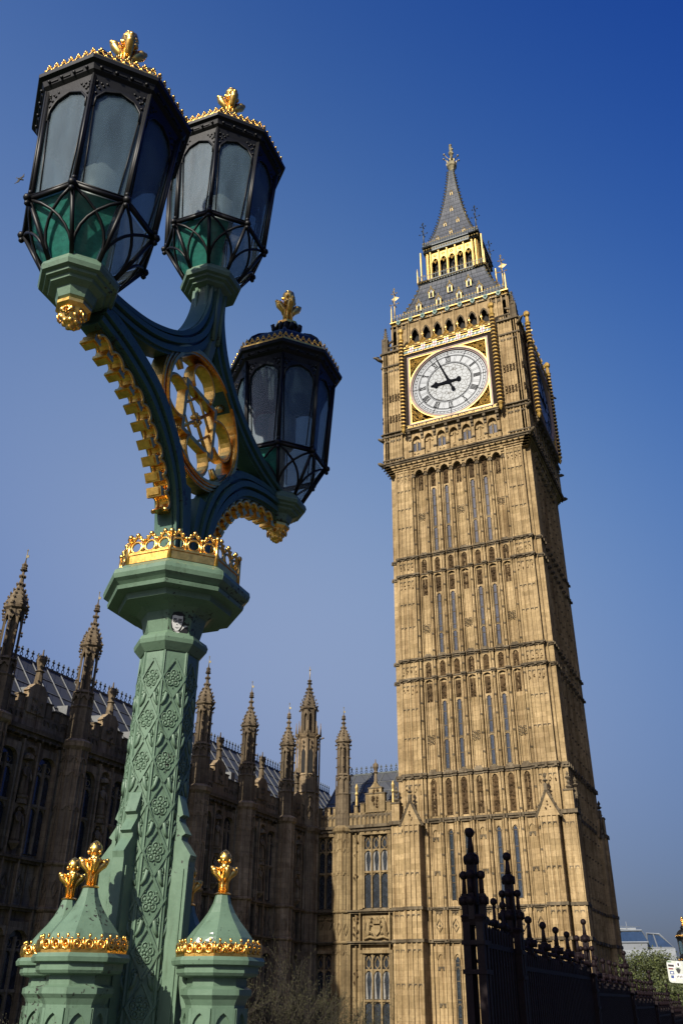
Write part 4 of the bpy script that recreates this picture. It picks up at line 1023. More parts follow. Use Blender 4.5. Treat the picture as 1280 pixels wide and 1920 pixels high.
# ---- east range
e = MB(); tr = MB(); cv = MB()
e.box(-14.4, -6.2, PY, 10, -.5, 17.5)
e.T = tr.T = cv.T = TE
def gothic_window(parent, c, hw, z0, z1, n, mat='stone2', wt=.35, curtain=False):
    o = MB(TE); o.box(c-hw, c+hw, .0, .04, z0, z1); win = o.build('window', 'pane', parent)
    m_ = MB(TE); lw = 2*hw/n; zt = z0+(z1-z0)*.47
    for i in range(n+1): u = c-hw+lw*i; t = .05 if 0 < i < n else .07; m_.box(u-t, u+t, .03, .24, z0, z1)
    m_.box(c-hw, c+hw, .03, .2, zt, zt+.13)
    for i in range(n):
        u = c-hw+lw*(i+.5); h = lw/2
        arch_plate(m_, u-h, u+h, zt-.28, zt, h-.06, .24, .03, .12, 3)
        arch_plate(m_, u-h, u+h, z1-1.35, z1-.95, h-.06, .32, .03, .14, 4)
        for sgn in (-1, 1): m_.tube([(u+sgn*h*.0, .1, z1-.95), (u+sgn*h*.5, .1, z1-.75), (u+sgn*h*.55, .1, z1-.5), (u, .1, z1-.15)], .035, 4, False, False)
        arch_plate(m_, u-h, u+h, z1-.32, z1+.02, h-.06, .28, .03, .16, 3)
    m_.build('window_tracery', mat, win)
    if curtain:
        cu = MB(TE)
        for i in range(n):
            u = c-hw+lw*(i+.5)
            for sgn in (-1, 1): cu.ext([(u+sgn*lw*.42, z0+(z1-z0)*.5), (u+sgn*lw*.12, z0+(z1-z0)*.5), (u+sgn*lw*.28, z1-1.6), (u+sgn*lw*.08, z1-1.0), (u+sgn*lw*.42, z1-1.0)], lambda a, b, sd: (a, (.03, .05)[sd], b))
        cu.build('curtain', 'curtain', win)
for z0, z1, cu in ((12.25, 17.1, True), (3.9, 9.35, True), (-.2, 3.4, False)):
    gothic_window(rng, -8.25, .97, z0, z1, 3, curtain=cu)
    gothic_window(rng, -12.25, .62, z0, z1, 2)
    for c, hw in ((-8.25, 1.0), (-12.25, .65)):
        for s in (-1, 1): e.box(c+s*(hw+.12)-.10, c+s*(hw+.12)+.10, 0, .34, z0-.1, z1+.15)
        e.box(c-hw-.22, c+hw+.22, 0, .38, z1+.02, z1+.22); tr.wedge(c-hw-.22, c+hw+.22, 0, .36, z0-.35, z0-.02, .1)
# blind strips beside the window
for c in (-9.85, -6.85):
    e.box(c-.42, c-.34, 0, .36, -.3, 17.3); e.box(c+.34, c+.42, 0, .36, -.3, 17.3); e.box(c-.03, c+.03, 0, .2, -.3, 17.3)
    for z in (16.2, 8.2): carve(cv, c-.22, c+.22, z-.9, z+.6, .12, 9, .09, rnd)
    for z in (14.4, 5.8): carve(cv, c-.2, c+.2, z-.25, z+.25, .16, 12, .1, rnd)
    carve(cv, c-.25, c+.25, 10.2, 11.8, .14, 11, .1, rnd)
# royal arms panel: shield, crown, lion and unicorn supporters in relief
e.box(-9.35, -7.15, 0, .10, 10.12, 11.88)
arms = MB(TE); cx = -8.25
arms.ext([(cx-.3, 11.1), (cx+.3, 11.1), (cx+.28, 10.75), (cx, 10.45), (cx-.28, 10.75)], lambda a, b, sd: (a, (.1, .26)[sd], b))
arms.ext([(cx-.26, 11.2), (cx+.26, 11.2), (cx+.34, 11.5), (cx+.17, 11.4), (cx, 11.62), (cx-.17, 11.4), (cx-.34, 11.5)], lambda a, b, sd: (a, (.1, .3)[sd], b))
for s in (-1, 1):
    arms.tube([(cx+s*.78, .2, 10.3), (cx+s*.62, .22, 10.65), (cx+s*.62, .24, 11.0), (cx+s*.55, .25, 11.3), (cx+s*.45, .26, 11.5)], [.07, .16, .15, .14, .11], 6)
    arms.ball((cx+s*.42, .28 , 11.58), .13, 6, 4); arms.tube([(cx+s*.6, .25, 11.1), (cx+s*.38, .3, 11.2), (cx+s*.3, .28, 11.05)], .05, 5)
    arms.tube([(cx+s*.62, .25, 10.75), (cx+s*.4, .3, 10.7), (cx+s*.34, .28, 10.5)], .06, 5); arms.tube([(cx+s*.7, .2, 10.5), (cx+s*.95, .2, 10.8), (cx+s*.88, .2, 11.3), (cx+s*1.0, .2, 11.6)], .045, 5)
arms.tube([(cx-.95, .2, 10.25), (cx-.5, .26, 10.4), (cx, .28, 10.28), (cx+.5, .26, 10.4), (cx+.95, .2, 10.25)], .09, 6)
arms.build('royal_arms', 'stone2', rng)
for s in (-.35, .35):
    e.ext([(-12.25+s-.2, 11.5), (-12.25+s+.2, 11.5), (-12.25+s+.26, 11.7), (-12.25+s, 11.6), (-12.25+s-.26, 11.7)], lambda a, b, sd: (a, (0, .14)[sd], b)); e.ext([(-12.25+s-.2, 11.35), (-12.25+s+.2, 11.35), (-12.25+s, 10.9)], lambda a, b, sd: (a, (0, .12)[sd], b))
for z, h in ((3.6, .2), (9.92, .2), (11.88, .22), (17.4, .42)):
    t_ = MB(TE); t_.box(-13.2, -6.0, 0, .34, z, z+h*.5); t_.box(-13.2, -6.0, 0, .48, z+h*.5+.003, z+h); t_.build('string_course', 'trim', rng)
for t in range(15): tr.octa((-13+.5*t, .46, 17.38), .1, .1, .13)
# pierced battlement and shouldered gable
e.box(-13.2, -6.0, -.2, .1, 17.85, 18.75)
u = -13.0
while u < -6.2:
    arch_plate(tr, u-.16, u+.16, 18.3, 18.6, .11, .2, .09, .16, 3); tr.box(u+.14, u+.2, .08, .17, 17.85, 18.7); u += .34
for a, b, z in ((-13.1, -12.75, 19.2), (-12.45, -12.0, 19.2), (-11.75, -11.4, 19.2), (-10.0, -9.75, 19.2), (-9.5, -9.2, 19.35), (-7.4, -7.1, 19.35), (-6.8, -6.5, 19.2), (-9.05, -7.5, 20.0), (-8.8, -7.75, 20.4)):
    w_ = .12 if z < 20 else .2 if z < 20.3 else .18; e.box(a, b, -.2, w_, 18.7, z); tr.box(a-.05, b+.05, -.23, w_+.04, z+.003, z+.09)
e.ext([(-8.75, 20.4), (-7.8, 20.4), (-8.12, 20.75), (-8.28, 21.0), (-8.44, 20.75)], lambda a, b, sd: (a, (-.15, .16)[sd], b))
carve(cv, -8.55, -8.0, 18.2, 20.4, .24, 9, .11, rnd)
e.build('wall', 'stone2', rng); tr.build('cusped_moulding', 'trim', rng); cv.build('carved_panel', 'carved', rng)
for x_, zt in ((-9.85, 20.9), (-6.9, 20.9)):
    p = MB(); p.lathe(x_, PY, [(18.7, .13), (20.0, .08), (20.1, .15), (20.3, .08), (zt-.3, .14), (zt, .02)], 6); p.build('pinnacle', 'gilt', rng)
p = MB(); p.lathe(-8.28, PY, [(20.9, .14), (21.5, .1), (21.6, .2), (21.7, .12), (22.0, .24), (22.2, .22), (22.35, .05), (22.6, .03)], 8); p.build('pinnacle', 'sooty', rng)
turret_tree(rng, -10.95, PY-.05, mat='stone2', top=26.9, capz=24.0, r=.62, r2=.48)
roof_of(rng, 'x', -13.5, -6.0, PY+.8, 18.3, .2, 22.75, 0)
# ============================================================ BRIDGE LAMP (foreground)
LX, LY = 14.98266785, -63.51346713
PH = R_(26.0); AZ = 1.632; SA = 1.124
ox, oy = cos(AZ), sin(AZ)
def face_frame(x, y, r, k, ph=PH):
    """frame on octagon face k (between corner k and k+1), u to the left->right, w outward"""
    b = ph+k*pi/4+pi/8; wd = r*cos(pi/8)
    return lambda u, w, z: (x+(wd+w)*cos(b)-u*sin(b), y+(wd+w)*sin(b)+u*cos(b), z)
def gold_finial(mb, x, y, z0, h, s=1.0):
    """fluted stem, ring of four curled leaves, pineapple bud"""
    R = h*.42*s
    mb.lathe(x, y, [(z0, R*.62), (z0+.02*h, R*.66), (z0+.05*h, R*.5)], 8, PH)
    mb.lathe(x, y, [(z0, R*.48), (z0+.03*h, R*.52), (z0+.06*h, R*.3), (z0+.3*h, R*.30), (z0+.45*h, R*.42)], 8, PH, True)
    for k in range(8):
        a = PH+k*pi/4; mb.tube([(x+R*.3*cos(a), y+R*.3*sin(a), z0+.05*h), (x+R*.36*cos(a), y+R*.36*sin(a), z0+.35*h), (x+R*.55*cos(a), y+R*.55*sin(a), z0+.52*h)], R*.09, 5)
    for k in range(4):
        a = PH+pi/8+k*pi/2
        mb.tube([(x+R*.22*cos(a), y+R*.22*sin(a), z0+.28*h), (x+R*.45*cos(a), y+R*.45*sin(a), z0+.40*h), (x+R*.78*cos(a), y+R*.78*sin(a), z0+.50*h), (x+R*.98*cos(a), y+R*.98*sin(a), z0+.555*h)], [R*.2, R*.26, R*.32, R*.20], 7)
        mb.ball((x+R*.80*cos(a), y+R*.80*sin(a), z0+.535*h), R*.34, 8, 6, .8); mb.ball((x+R*1.02*cos(a), y+R*1.02*sin(a), z0+.585*h), R*.17, 7, 5)
        c_ = a+pi/4; mb.ball((x+R*.5*cos(c_), y+R*.5*sin(c_), z0+.57*h), R*.2, 7, 5)
    mb.lathe(x, y, [(z0+.5*h, R*.45), (z0+.6*h, R*.5), (z0+.64*h, R*.28), (z0+.70*h, R*.42), (z0+.80*h, R*.54), (z0+.88*h, R*.48), (z0+.95*h, R*.28), (z0+h, R*.03)], 8, 0, True)
    for j in range(3):
        for k in range(5):
            a = k*2*pi/5+j*.6; z = z0+(.74+.075*j)*h; rr = R*(.47-.08*j)
            mb.ball((x+rr*cos(a), y+rr*sin(a), z), R*.15, 5, 4)
lamp = thing('bridge_lamp', 'ornate sage green and gilded three lantern lamp standing on the bridge parapet in the foreground', 'street lamp', (LX, LY, 6.0))
G = MB(); r = .141
# tapering octagonal column with relief
G.lathe(LX, LY, [(5.9, .160), (8.12, r)], 8, PH)
def colr(z): return .160+(r-.160)*(z-5.9)/2.22
rs = random.Random(11)
for k in range(8):
    T0 = face_frame(LX, LY, r, k)
    G.T = lambda u, w, z, k=k: face_frame(LX, LY, colr(z), k)(u, w, z)
    hw = r*sin(pi/8)*1.0
    for sgn in (-1, 1): G.tube([(sgn*hw*.97, 0, 6.1), (sgn*hw*.97, 0, 8.1)], .006, 4, False, False)
    z = 8.06-.0975; st = .195
    while z > 6.1:
        # lozenge lattice
        for sgn in (-1, 1):
            for (z0, z1) in ((z+st/2, z-st/2),):
                G.ext([(sgn*0-.006, z+st/2), (sgn*0+.006, z+st/2), (sgn*hw+.006*sgn, z), (sgn*hw-.006*sgn, z)], lambda a, b, sd: (a, (-.004, .007)[sd], b))
                G.ext([(sgn*hw-.006*sgn, z), (sgn*hw+.006*sgn, z), (.006, z-st/2), (-.006, z-st/2)], lambda a, b, sd: (a, (-.004, .007)[sd], b))
        # rose
        for q in range(5):
            a = q*2*pi/5+.31; c0, s0 = cos(a), sin(a)
            G.tube([((.025+.0125*cos(v))*c0-.0145*sin(v)*s0, .003, z+1.12*((.025+.0125*cos(v))*s0+.0145*sin(v)*c0)) for v in (0, .9, 1.8, 2.7, 3.6, 4.5, 5.4)], .0033, 4, True)
            G.ball((.024*c0, .0, z+.027*s0), .009, 5, 4, 1.0, 1, .4)
            G.ball((.0125*cos(a+.63), .002, z+.014*sin(a+.63)), .0075, 6, 4, 1, 1, .8)
            G.octa((.040*cos(a+.63), .002, z+.046*sin(a+.63)), .004, .005, .007)
        G.ball((0, .003, z), .0065, 6, 4)
        # fleurs between the lozenges
        zz = z-st/2
        for sgn in (-1, 1):
            G.tube([(sgn*hw*.86, 0, zz-.035), (sgn*hw*.62, .004, zz-.012), (sgn*hw*.5, .005, zz+.022), (sgn*hw*.68, .004, zz+.036), (sgn*hw*.78, .003, zz+.018)], [.007, .009, .009, .007, .005], 6)
            G.ball((sgn*hw*.72, .003, zz+.012), .006, 5, 4)
        z -= st
G.T = None
col = G.build('column', 'green', lamp)
# stepped buttress fins toward the corner turrets
TZ = [R_(3.7+90*i) for i in range(4)]; TR = .388
for a in TZ:
    f = MB(lambda rr, t, z, a=a: (LX+rr*cos(a)-t*sin(a), LY+rr*sin(a)+t*cos(a), z))
    P = [(.10, 7.455), (.148, 7.43), (.178, 7.345), (.160, 7.335), (.160, 7.32), (.198, 7.265), (.18, 7.255), (.18, 7.24), (.232, 7.175), (.225, 7.15), (.222, 6.9), (.225, 6.1), (.10, 6.1)]
    f.ext(P, lambda p, q, sd: (p, (-.028, .028)[sd], q))
    f.strip([(.12, 7.12), (.12, 6.15)], [(.208, 7.12), (.208, 6.15)], lambda p, q, sd: (p, (-.034, .034)[sd], q))
    A = [(.215+.145*(1-cos(t/8*pi/2)), 6.80-.33*sin(t/8*pi/2)) for t in range(9)]; B = [(p+.03, q+.035) for p, q in A]
    f.strip(A, B, lambda p, q, sd: (p, (-.018, .018)[sd], q))
    f.tube([(.27+.028*cos(t), 0, 6.56+.028*sin(t)) for t in (0, 1.05, 2.1, 3.14, 4.2, 5.2)], .009, 5, True)
    f.build('buttress_fin', 'green', lamp)
# small domed corner turrets
def corner_turret(x, y):
    t = MB()
    t.lathe(x, y, [(5.9, .122), (6.61, .118), (6.63, .128), (6.645, .142), (6.665, .142), (6.675, .120), (6.705, .120), (6.712, .158), (6.722, .166), (6.745, .166), (6.750, .186), (6.765, .190), (6.778, .182), (6.782, .15), (6.80, .149), (6.825, .146), (6.85, .134), (6.88, .110), (6.91, .083), (6.945, .057), (6.98, .039), (7.018, .028)], 8, PH)
    for k in range(8):
        t.T = face_frame(x, y, .119, k); hw = .119*sin(pi/8)
        for sgn in (-1, 1): t.box(sgn*hw*.9-.006, sgn*hw*.9+.006, -.002, .012, 6.0, 6.60)
        arch_plate(t, -hw, hw, 6.535, 6.60, hw*.66, .05, -.002, .011, 4)
        for sgn in (-1, 1): t.tube([(sgn*hw*.62, .005, 6.53), (sgn*hw*.3, .007, 6.515), (sgn*hw*.1, .007, 6.54)], .004, 4)
        t.ball((0, .008, 6.50), .008, 5, 4)
        t.tube([(-hw*.5, .004, 6.3), (-hw*.5, .004, 6.46), (0, .005, 6.49), (hw*.5, .004, 6.46), (hw*.5, .004, 6.3)], .004, 4)
        t.T = None
    o = t.build('corner_turret', 'green', lamp)
    c = MB()
    for k in range(8):
        R = .170; c.T = face_frame(x, y, R, k); hw = R*sin(pi/8)
        c.box(-hw, hw, -.012, .003, 6.779, 6.790)
        c.box(-hw, hw, -.012, -.003, 6.789, 6.822)
        for q in range(3):
            u = -hw+2*hw*(q+.5)/3; d = 2*hw/6
            c.tube([(u+d*.7*cos(v), .004, 6.807+.016*sin(v)) for v in (0, .8, 1.6, 2.4, 3.2, 4, 4.8, 5.5)], .0048, 5, True); c.ball((u, .003, 6.806), .0065, 5, 4)
            c.ball((u, -.003, 6.836), .0065, 5, 4, 1.3); c.ball((u-d, -.001, 6.826), .0055, 5, 4); c.tube([(u-d, 0, 6.79), (u-d, .002, 6.825)], .005, 5)
        c.T = None
    c.build('gilded_crest', 'gold', o)
    g = MB(); gold_finial(g, x, y, 7.014, .180, .70); g.build('gilded_finial', 'gold', o)
    return o
for a in TZ: corner_turret(LX+TR*cos(a), LY+TR*sin(a))
ped = MB(); ped.lathe(LX, LY, [(5.0, .62), (5.15, .62), (5.2, .55), (5.85, .55), (5.95, .6), (6.0, .6), (6.02, .5)], 8, PH); ped.build('pedestal', 'green', lamp)
# capital
cp = MB()
cp.lathe(LX, LY, [(8.10, .148), (8.115, .162), (8.135, .180), (8.155, .185), (8.175, .176), (8.185, .15), (8.20, .140), (8.30, .164), (8.322, .195), (8.33, .225), (8.332, .285), (8.348, .288), (8.360, .292), (8.366, .345), (8.384, .350), (8.392, .336), (8.405, .352), (8.418, .372), (8.440, .378), (8.462, .374), (8.480, .352), (8.505, .318), (8.515, .30), (8.53, .28)], 8, PH)
cap = cp.build('capital', 'green', lamp)
cr = MB()
for k in range(8):
    R = .309; cr.T = face_frame(LX, LY, R, k); hw = R*sin(pi/8)
    cr.box(-hw-.002, hw+.002, -.012, .002, 8.512, 8.560); cr.box(-hw-.004, hw+.004, -.014, .007, 8.556, 8.566)
    n = 3
    for q in range(n):
        u = -hw+2*hw*(q+.5)/n; d = hw/n
        for rr, th in ((d*.78, .0065),): cr.tube([(u+rr*cos(v*pi/5), -.004, 8.600+rr*.98*sin(v*pi/5)) for v in range(10)], th, 6, True)
        cr.tube([(u-d, -.004, 8.625), (u-d*.45, -.004, 8.645), (u, -.003, 8.662), (u+d*.45, -.004, 8.645), (u+d, -.004, 8.625)], .008, 6)
        cr.ball((u, -.002, 8.668), .013, 7, 5); cr.ball((u-d*.5, 0, 8.652), .009, 6, 4); cr.ball((u+d*.5, 0, 8.652), .009, 6, 4)
        if q: cr.tube([(u-d, -.004, 8.56), (u-d, -.002, 8.63)], .008, 6); cr.ball((u-d, 0, 8.632), .011, 6, 4)
        cr.box(u-d, u+d, -.008, 0, 8.56, 8.575)
    cr.T = None
    a = PH+k*pi/4; x, y = LX+R*cos(a), LY+R*sin(a); cr.tube([(x, y, 8.51), (x, y, 8.655)], .010, 6); cr.ball((x, y, 8.66), .015, 7, 5)
cr.build('gilded_crest', 'gold', cap)
# arms -------------------------------------------------------
def AF(rr, t, z): return (LX+rr*ox-t*oy, LY+rr*oy+t*ox, z)
def sm(pts, n=6):
    """Catmull-Rom through points"""
    P = [pts[0]]+list(pts)+[pts[-1]]; out = []
    for i in range(1, len(P)-2):
        for j in range(n):
            t = j/n; o = []
            for c in range(len(pts[0])):
                a, b, d, e = P[i-1][c], P[i][c], P[i+1][c], P[i+2][c]
                o.append(.5*((2*b)+(-a+d)*t+(2*a-5*b+4*d-e)*t*t+(-a+3*b-3*d+e)*t**3))
            out.append(tuple(o))
    out.append(tuple(pts[-1])); return out
def lerp2(A, B, t): return [(a[0]+(b[0]-a[0])*t, a[1]+(b[1]-a[1])*t) for a, b in zip(A, B)]
for s in (1, -1):
    m_ = MB(AF); f = lambda p, q, sd: (p, q, sd)
    def layer(A, B, t0, t1, th): m_.strip(lerp2(A, B, t0), lerp2(A, B, t1), lambda p, q, sd: (s*p, (-th, th)[sd], q))
    U = sm([(.05, 8.50), (.055, 8.75), (.10, 9.0), (.23, 9.26), (.45, 9.46), (.72, 9.555), (.98, 9.60)])
    Lw = sm([(.17, 8.50), (.185, 8.75), (.24, 8.97), (.36, 9.15), (.54, 9.31), (.77, 9.40), (1.0, 9.44)])
    layer(U, Lw, 0, 1, .045); layer(U, Lw, .08, .30, .066); layer(U, Lw, .40, .60, .078); layer(U, Lw, .70, .92, .066)
    m_.build('lower_arm', 'dkgreen', lamp)
    m_ = MB(AF)
    U2 = sm([(.085, 10.50), (.10, 10.32), (.19, 10.10), (.36, 9.91), (.6, 9.77), (.82, 9.70), (1.05, 9.66)])
    L2 = sm([(.0, 10.42), (.0, 10.22), (.06, 10.02), (.235, 9.83), (.47, 9.67), (.72, 9.585), (1.0, 9.55)])
    layer(U2, L2, 0, 1, .05); layer(U2, L2, .02, .22, .072); layer(U2, L2, .32, .55, .082); layer(U2, L2, .66, .88, .068)
    m_.build('upper_arm', 'dkgreen', lamp)
    # inner vertical web ribs beside the ring
    m_ = MB(AF)
    layer(sm([(.0, 8.6), (.02, 8.85), (.05, 9.05)]), sm([(.06, 8.6), (.07, 8.85), (.12, 9.05)]), 0, 1, .05)
    m_.build('arm_web', 'dkgreen', lamp)
    # gilded cusped soffit: scalloped comb with nubs
    g = MB(AF); n = 10
    m = len(Lw)-1
    def at(t):
        x = t*m; i = min(int(x), m-1); q = x-i
        p = (Lw[i][0]+(Lw[i+1][0]-Lw[i][0])*q, Lw[i][1]+(Lw[i+1][1]-Lw[i][1])*q)
        d = (Lw[i+1][0]-Lw[i][0], Lw[i+1][1]-Lw[i][1]); L = math.hypot(*d); nr = (d[1]/L, -d[0]/L); return p, nr, (d[0]/L, d[1]/L)
    t0, t1 = .22, .96
    for i in range(n):
        ta, tb = t0+(t1-t0)*i/n, t0+(t1-t0)*(i+1)/n
        A, B = [], []
        for j in range(9):
            v = j/8; p, nr, dd = at(ta+(tb-ta)*v)
            dep = .012+.066*(1-math.sqrt(max(0, 1-(2*v-1)**2)))
            A.append((s*(p[0]-nr[0]*.012), p[1]-nr[1]*.012)); B.append((s*(p[0]+nr[0]*dep), p[1]+nr[1]*dep))
        g.strip(A, B, lambda p, q, sd: (p, (-.036, .036)[sd], q))
        # ribs on the edges of each scallop and nub block
        C2 = []
        for j in range(9):
            v = j/8; p, nr, dd = at(ta+(tb-ta)*v); dep = .012+.045*(1-math.sqrt(max(0, 1-(2*v-1)**2)))
            C2.append((s*(p[0]+nr[0]*dep), p[1]+nr[1]*dep))
        for w_ in (-.034, .034): g.tube([(p, w_, q) for p, q in C2], .013, 6)
        p, nr, dd = at(tb)
        for (d0, d1, hw, th) in ((.052, .080, .020, .038), (.080, .098, .026, .043), (.098, .106, .017, .034)):
            a = [(p[0]+nr[0]*d0-dd[0]*hw, p[1]+nr[1]*d0-dd[1]*hw), (p[0]+nr[0]*d0+dd[0]*hw, p[1]+nr[1]*d0+dd[1]*hw), (p[0]+nr[0]*d1+dd[0]*hw, p[1]+nr[1]*d1+dd[1]*hw), (p[0]+nr[0]*d1-dd[0]*hw, p[1]+nr[1]*d1-dd[1]*hw)]
            g.ext([(s*x, y) for x, y in a], lambda p_, q_, sd: (p_, (-th, th)[sd], q_))
    g.build('gilded_cusping', 'gold', lamp)
# central gilded tracery ring with lozenge
rg = MB(AF); cz = 9.55; N_ = 40
def ringat(r0, th, tt, cx=0, c=cz, n=N_): rg.tube([(cx+r0*cos(2*pi*i/n), 0, c+r0*sin(2*pi*i/n)) for i in range(n)], th, 8, True)
def band(r0, r1, th, cx=0, c=cz, a0=0, a1=2*pi, n=40):
    rg.strip([(cx+r0*cos(a0+(a1-a0)*i/n), c+r0*sin(a0+(a1-a0)*i/n)) for i in range(n+1)], [(cx+r1*cos(a0+(a1-a0)*i/n), c+r1*sin(a0+(a1-a0)*i/n)) for i in range(n+1)], lambda p, q, sd: (p, (-th, th)[sd], q))
band(.405, .44, .045); band(.375, .410, .058); band(.388, .398, .066); band(.418, .430, .052)
for i in range(4):      # four open lobes on the axes
    a = i*pi/2; lx, lz = .245*cos(a), cz+.245*sin(a)
    VV = [(-2.25+4.5*j/18) for j in range(19)]
    rg.strip([(lx+.112*cos(a+v), lz+.112*sin(a+v)) for v in VV], [(lx+.130*cos(a+v), lz+.130*sin(a+v)) for v in VV], lambda p, q, sd: (p, (-.030, .030)[sd], q))
    for w_ in (-.031, .031): rg.tube([(lx+.120*cos(a+v), w_, lz+.118*sin(a+v)) for v in VV], .007, 5)
    b_ = a+pi/4; rg.tube([(.30*cos(b_), 0, cz+.30*sin(b_)), (.385*cos(b_), 0, cz+.385*sin(b_))], [.02, .03], 6)
# square lattice panel turned on edge inside the lobes
dz = .165
for e in (-1, 1):
    rg.box(-dz-.012, dz+.012, -.026, .026, cz+e*dz-.014, cz+e*dz+.014); rg.box(e*dz-.014, e*dz+.014, -.027, .027, cz-dz, cz+dz)
for e in (-1, 1):
    rg.tube([(-dz, 0, cz-e*dz), (dz, 0, cz+e*dz)], .011, 5); rg.tube([(-dz, 0, cz), (0, 0, cz+e*dz)], .009, 5); rg.tube([(dz, 0, cz), (0, 0, cz+e*dz)], .009, 5)
for i in range(4):
    a = i*pi/2+pi/4; rg.ball((.235*cos(a), 0, cz+.235*sin(a)), .022, 7, 5)
for i in range(6):
    a = i*pi/3; rg.ball((.03*cos(a), .008, cz+.03*sin(a)), .014, 6, 4); rg.ball((.03*cos(a), -.008, cz+.03*sin(a)), .014, 6, 4)
rg.build('gilded_tracery_ring', 'gold', lamp)
st = MB(); st.lathe(LX, LY, [(9.95, .05), (10.1, .075), (10.35, .09), (10.52, .095), (10.54, .13)], 8, PH)
for k in range(8): a = PH+k*pi/4; st.tube([(LX+.08*cos(a), LY+.08*sin(a), 10.1), (LX+.098*cos(a), LY+.098*sin(a), 10.53)], .014, 5)
st.build('centre_stem', 'green', lamp)

# lanterns ----------------------------------------------------
def lantern(x, y, dz, boss=True, label=None, gs=.45):
    Z = lambda z: z+dz
    def Lp(l): return [(z+dz, r) for z, r in l]
    iron = MB()
    # cup (green)
    cup = MB()
    cup.lathe(x, y, Lp([(9.44, .062), (9.455, .085), (9.50, .10), (9.515, .135), (9.53, .14), (9.535, .162), (9.548, .166), (9.553, .186), (9.575, .194), (9.598, .188), (9.605, .17), (9.628, .168), (9.638, .155), (9.66, .13)]), 8, PH)
    # cornice and shoulder
    iron.lathe(x, y, Lp([(10.60, .358), (10.645, .372), (10.66, .392), (10.69, .405), (10.70, .426), (10.722, .430), (10.735, .415), (10.75, .405), (10.765, .395)]), 8, PH)
    rr0, rr1 = .312, .362
    for k in range(8):
        a = PH+k*pi/4
        iron.tube([(x+rr0*cos(a), y+rr0*sin(a), Z(9.90)), (x+rr1*cos(a), y+rr1*sin(a), Z(10.64))], .0135, 6)
        iron.tube([(x+(rr0+.012)*cos(a), y+(rr0+.012)*sin(a), Z(9.90)), (x+(rr1+.012)*cos(a), y+(rr1+.012)*sin(a), Z(10.64))], .007, 6)
        # outer cage bar to the cup, knobs
        iron.tube([(x+.322*cos(a), y+.322*sin(a), Z(9.905)), (x+.165*cos(a), y+.165*sin(a), Z(9.625))], .0115, 6)
        iron.ball((x+.330*cos(a), y+.330*sin(a), Z(9.905)), .021, 8, 6); iron.ball((x+.322*cos(a), y+.322*sin(a), Z(9.945)), .014, 7, 5); iron.ball((x+.326*cos(a), y+.326*sin(a), Z(9.872)), .015, 7, 5)
        a2 = a+pi/4
        p, q = Vector((x+.318*cos(a), y+.318*sin(a), Z(9.905))), Vector((x+.318*cos(a2), y+.318*sin(a2), Z(9.905)))
        iron.tube([p, q], .013, 6); iron.tube([p+Vector((0, 0, .022)), q+Vector((0, 0, .022))], .007, 6)
        # interlaced gothic bars
        for sg in (1, -1):
            pts = []
            for j in range(8):
                t = j/7; ang = a+sg*pi/4*(1-(1-t)**1.9); rad = .318+(.160-.318)*t**1.25
                # keep to the octagon surface
                rad *= cos(pi/8)/cos(((ang-PH) % (pi/4))-pi/8)
                pts.append((x+rad*cos(ang), y+rad*sin(ang), Z(9.902-.272*t)))
            iron.tube(pts, .008, 6)
        # arched head with spandrels and cornice ornament
        T = face_frame(x, y, .356, k); iron.T = lambda u, w, z, T=T: T(u*(1+(z-Z(10.6))*.5), w+(z-Z(10.6))*.07, z); hw = .356*sin(pi/8)
        A = [(-hw*.88, Z(10.44)), (-hw*.84, Z(10.50)), (-hw*.55, Z(10.555)), (0, Z(10.585)), (hw*.55, Z(10.555)), (hw*.84, Z(10.50)), (hw*.88, Z(10.44))]
        B = [(-hw, Z(10.44)), (-hw, Z(10.52)), (-hw*.7, Z(10.64)), (0, Z(10.65)), (hw*.7, Z(10.64)), (hw, Z(10.52)), (hw, Z(10.44))]
        iron.strip(A, B, lambda a_, b_, sd: (a_, (-.012, .002)[sd], b_))
        iron.tube([(a_, .004, b_) for a_, b_ in A], .006, 5)
        iron.tube([(-hw*.90, .0, Z(9.95)), (-hw*.88, .0, Z(10.46))], .005, 5); iron.tube([(hw*.90, .0, Z(9.95)), (hw*.88, .0, Z(10.46))], .005, 5)
        for sg in (-1, 1):
            for uu, zz in ((.86, 10.53), (.76, 10.565), (.62, 10.59), (.84, 10.575), (.70, 10.605), (.5, 10.612), (.86, 10.61)): iron.ball((sg*hw*uu, .003, Z(zz)), .008, 5, 4)
        for q_ in range(4):
            u = -hw*.8+hw*1.6*q_/3; iron.ball((u, .036, Z(10.672)), .010, 5, 4); iron.box(u+.01, u+.05, .028, .036, Z(10.667), Z(10.677)) if q_ < 3 else None
        iron.T = None
    # domed roof and leaf collar
    iron.lathe(x, y, Lp([(10.765, .395), (10.785, .370), (10.83, .355), (10.89, .325), (10.95, .27), (11.0, .20), (11.035, .13), (11.05, .09), (11.09, .085), (11.13, .06)]), 8, PH)
    for k in range(8):
        a = PH+k*pi/4
        iron.tube([(x+r_*cos(a), y+r_*sin(a), Z(z_)) for z_, r_ in ((10.785, .373), (10.83, .358), (10.89, .328), (10.95, .273), (11.0, .203), (11.04, .12))], .012, 5)
        iron.tube([(x+.08*cos(a), y+.08*sin(a), Z(11.06)), (x+.13*cos(a), y+.13*sin(a), Z(11.08)), (x+.15*cos(a), y+.15*sin(a), Z(11.115)), (x+.135*cos(a), y+.135*sin(a), Z(11.135))], [.02, .02, .016, .008], 5)
        b = a+pi/8; iron.tube([(x+.08*cos(b), y+.08*sin(b), Z(11.09)), (x+.11*cos(b), y+.11*sin(b), Z(11.135)), (x+.12*cos(b), y+.12*sin(b), Z(11.155))], [.02, .018, .008], 5)
    iron.lathe(x, y, Lp([(11.09, .09), (11.16, .075), (11.17, .10)]), 8, PH)
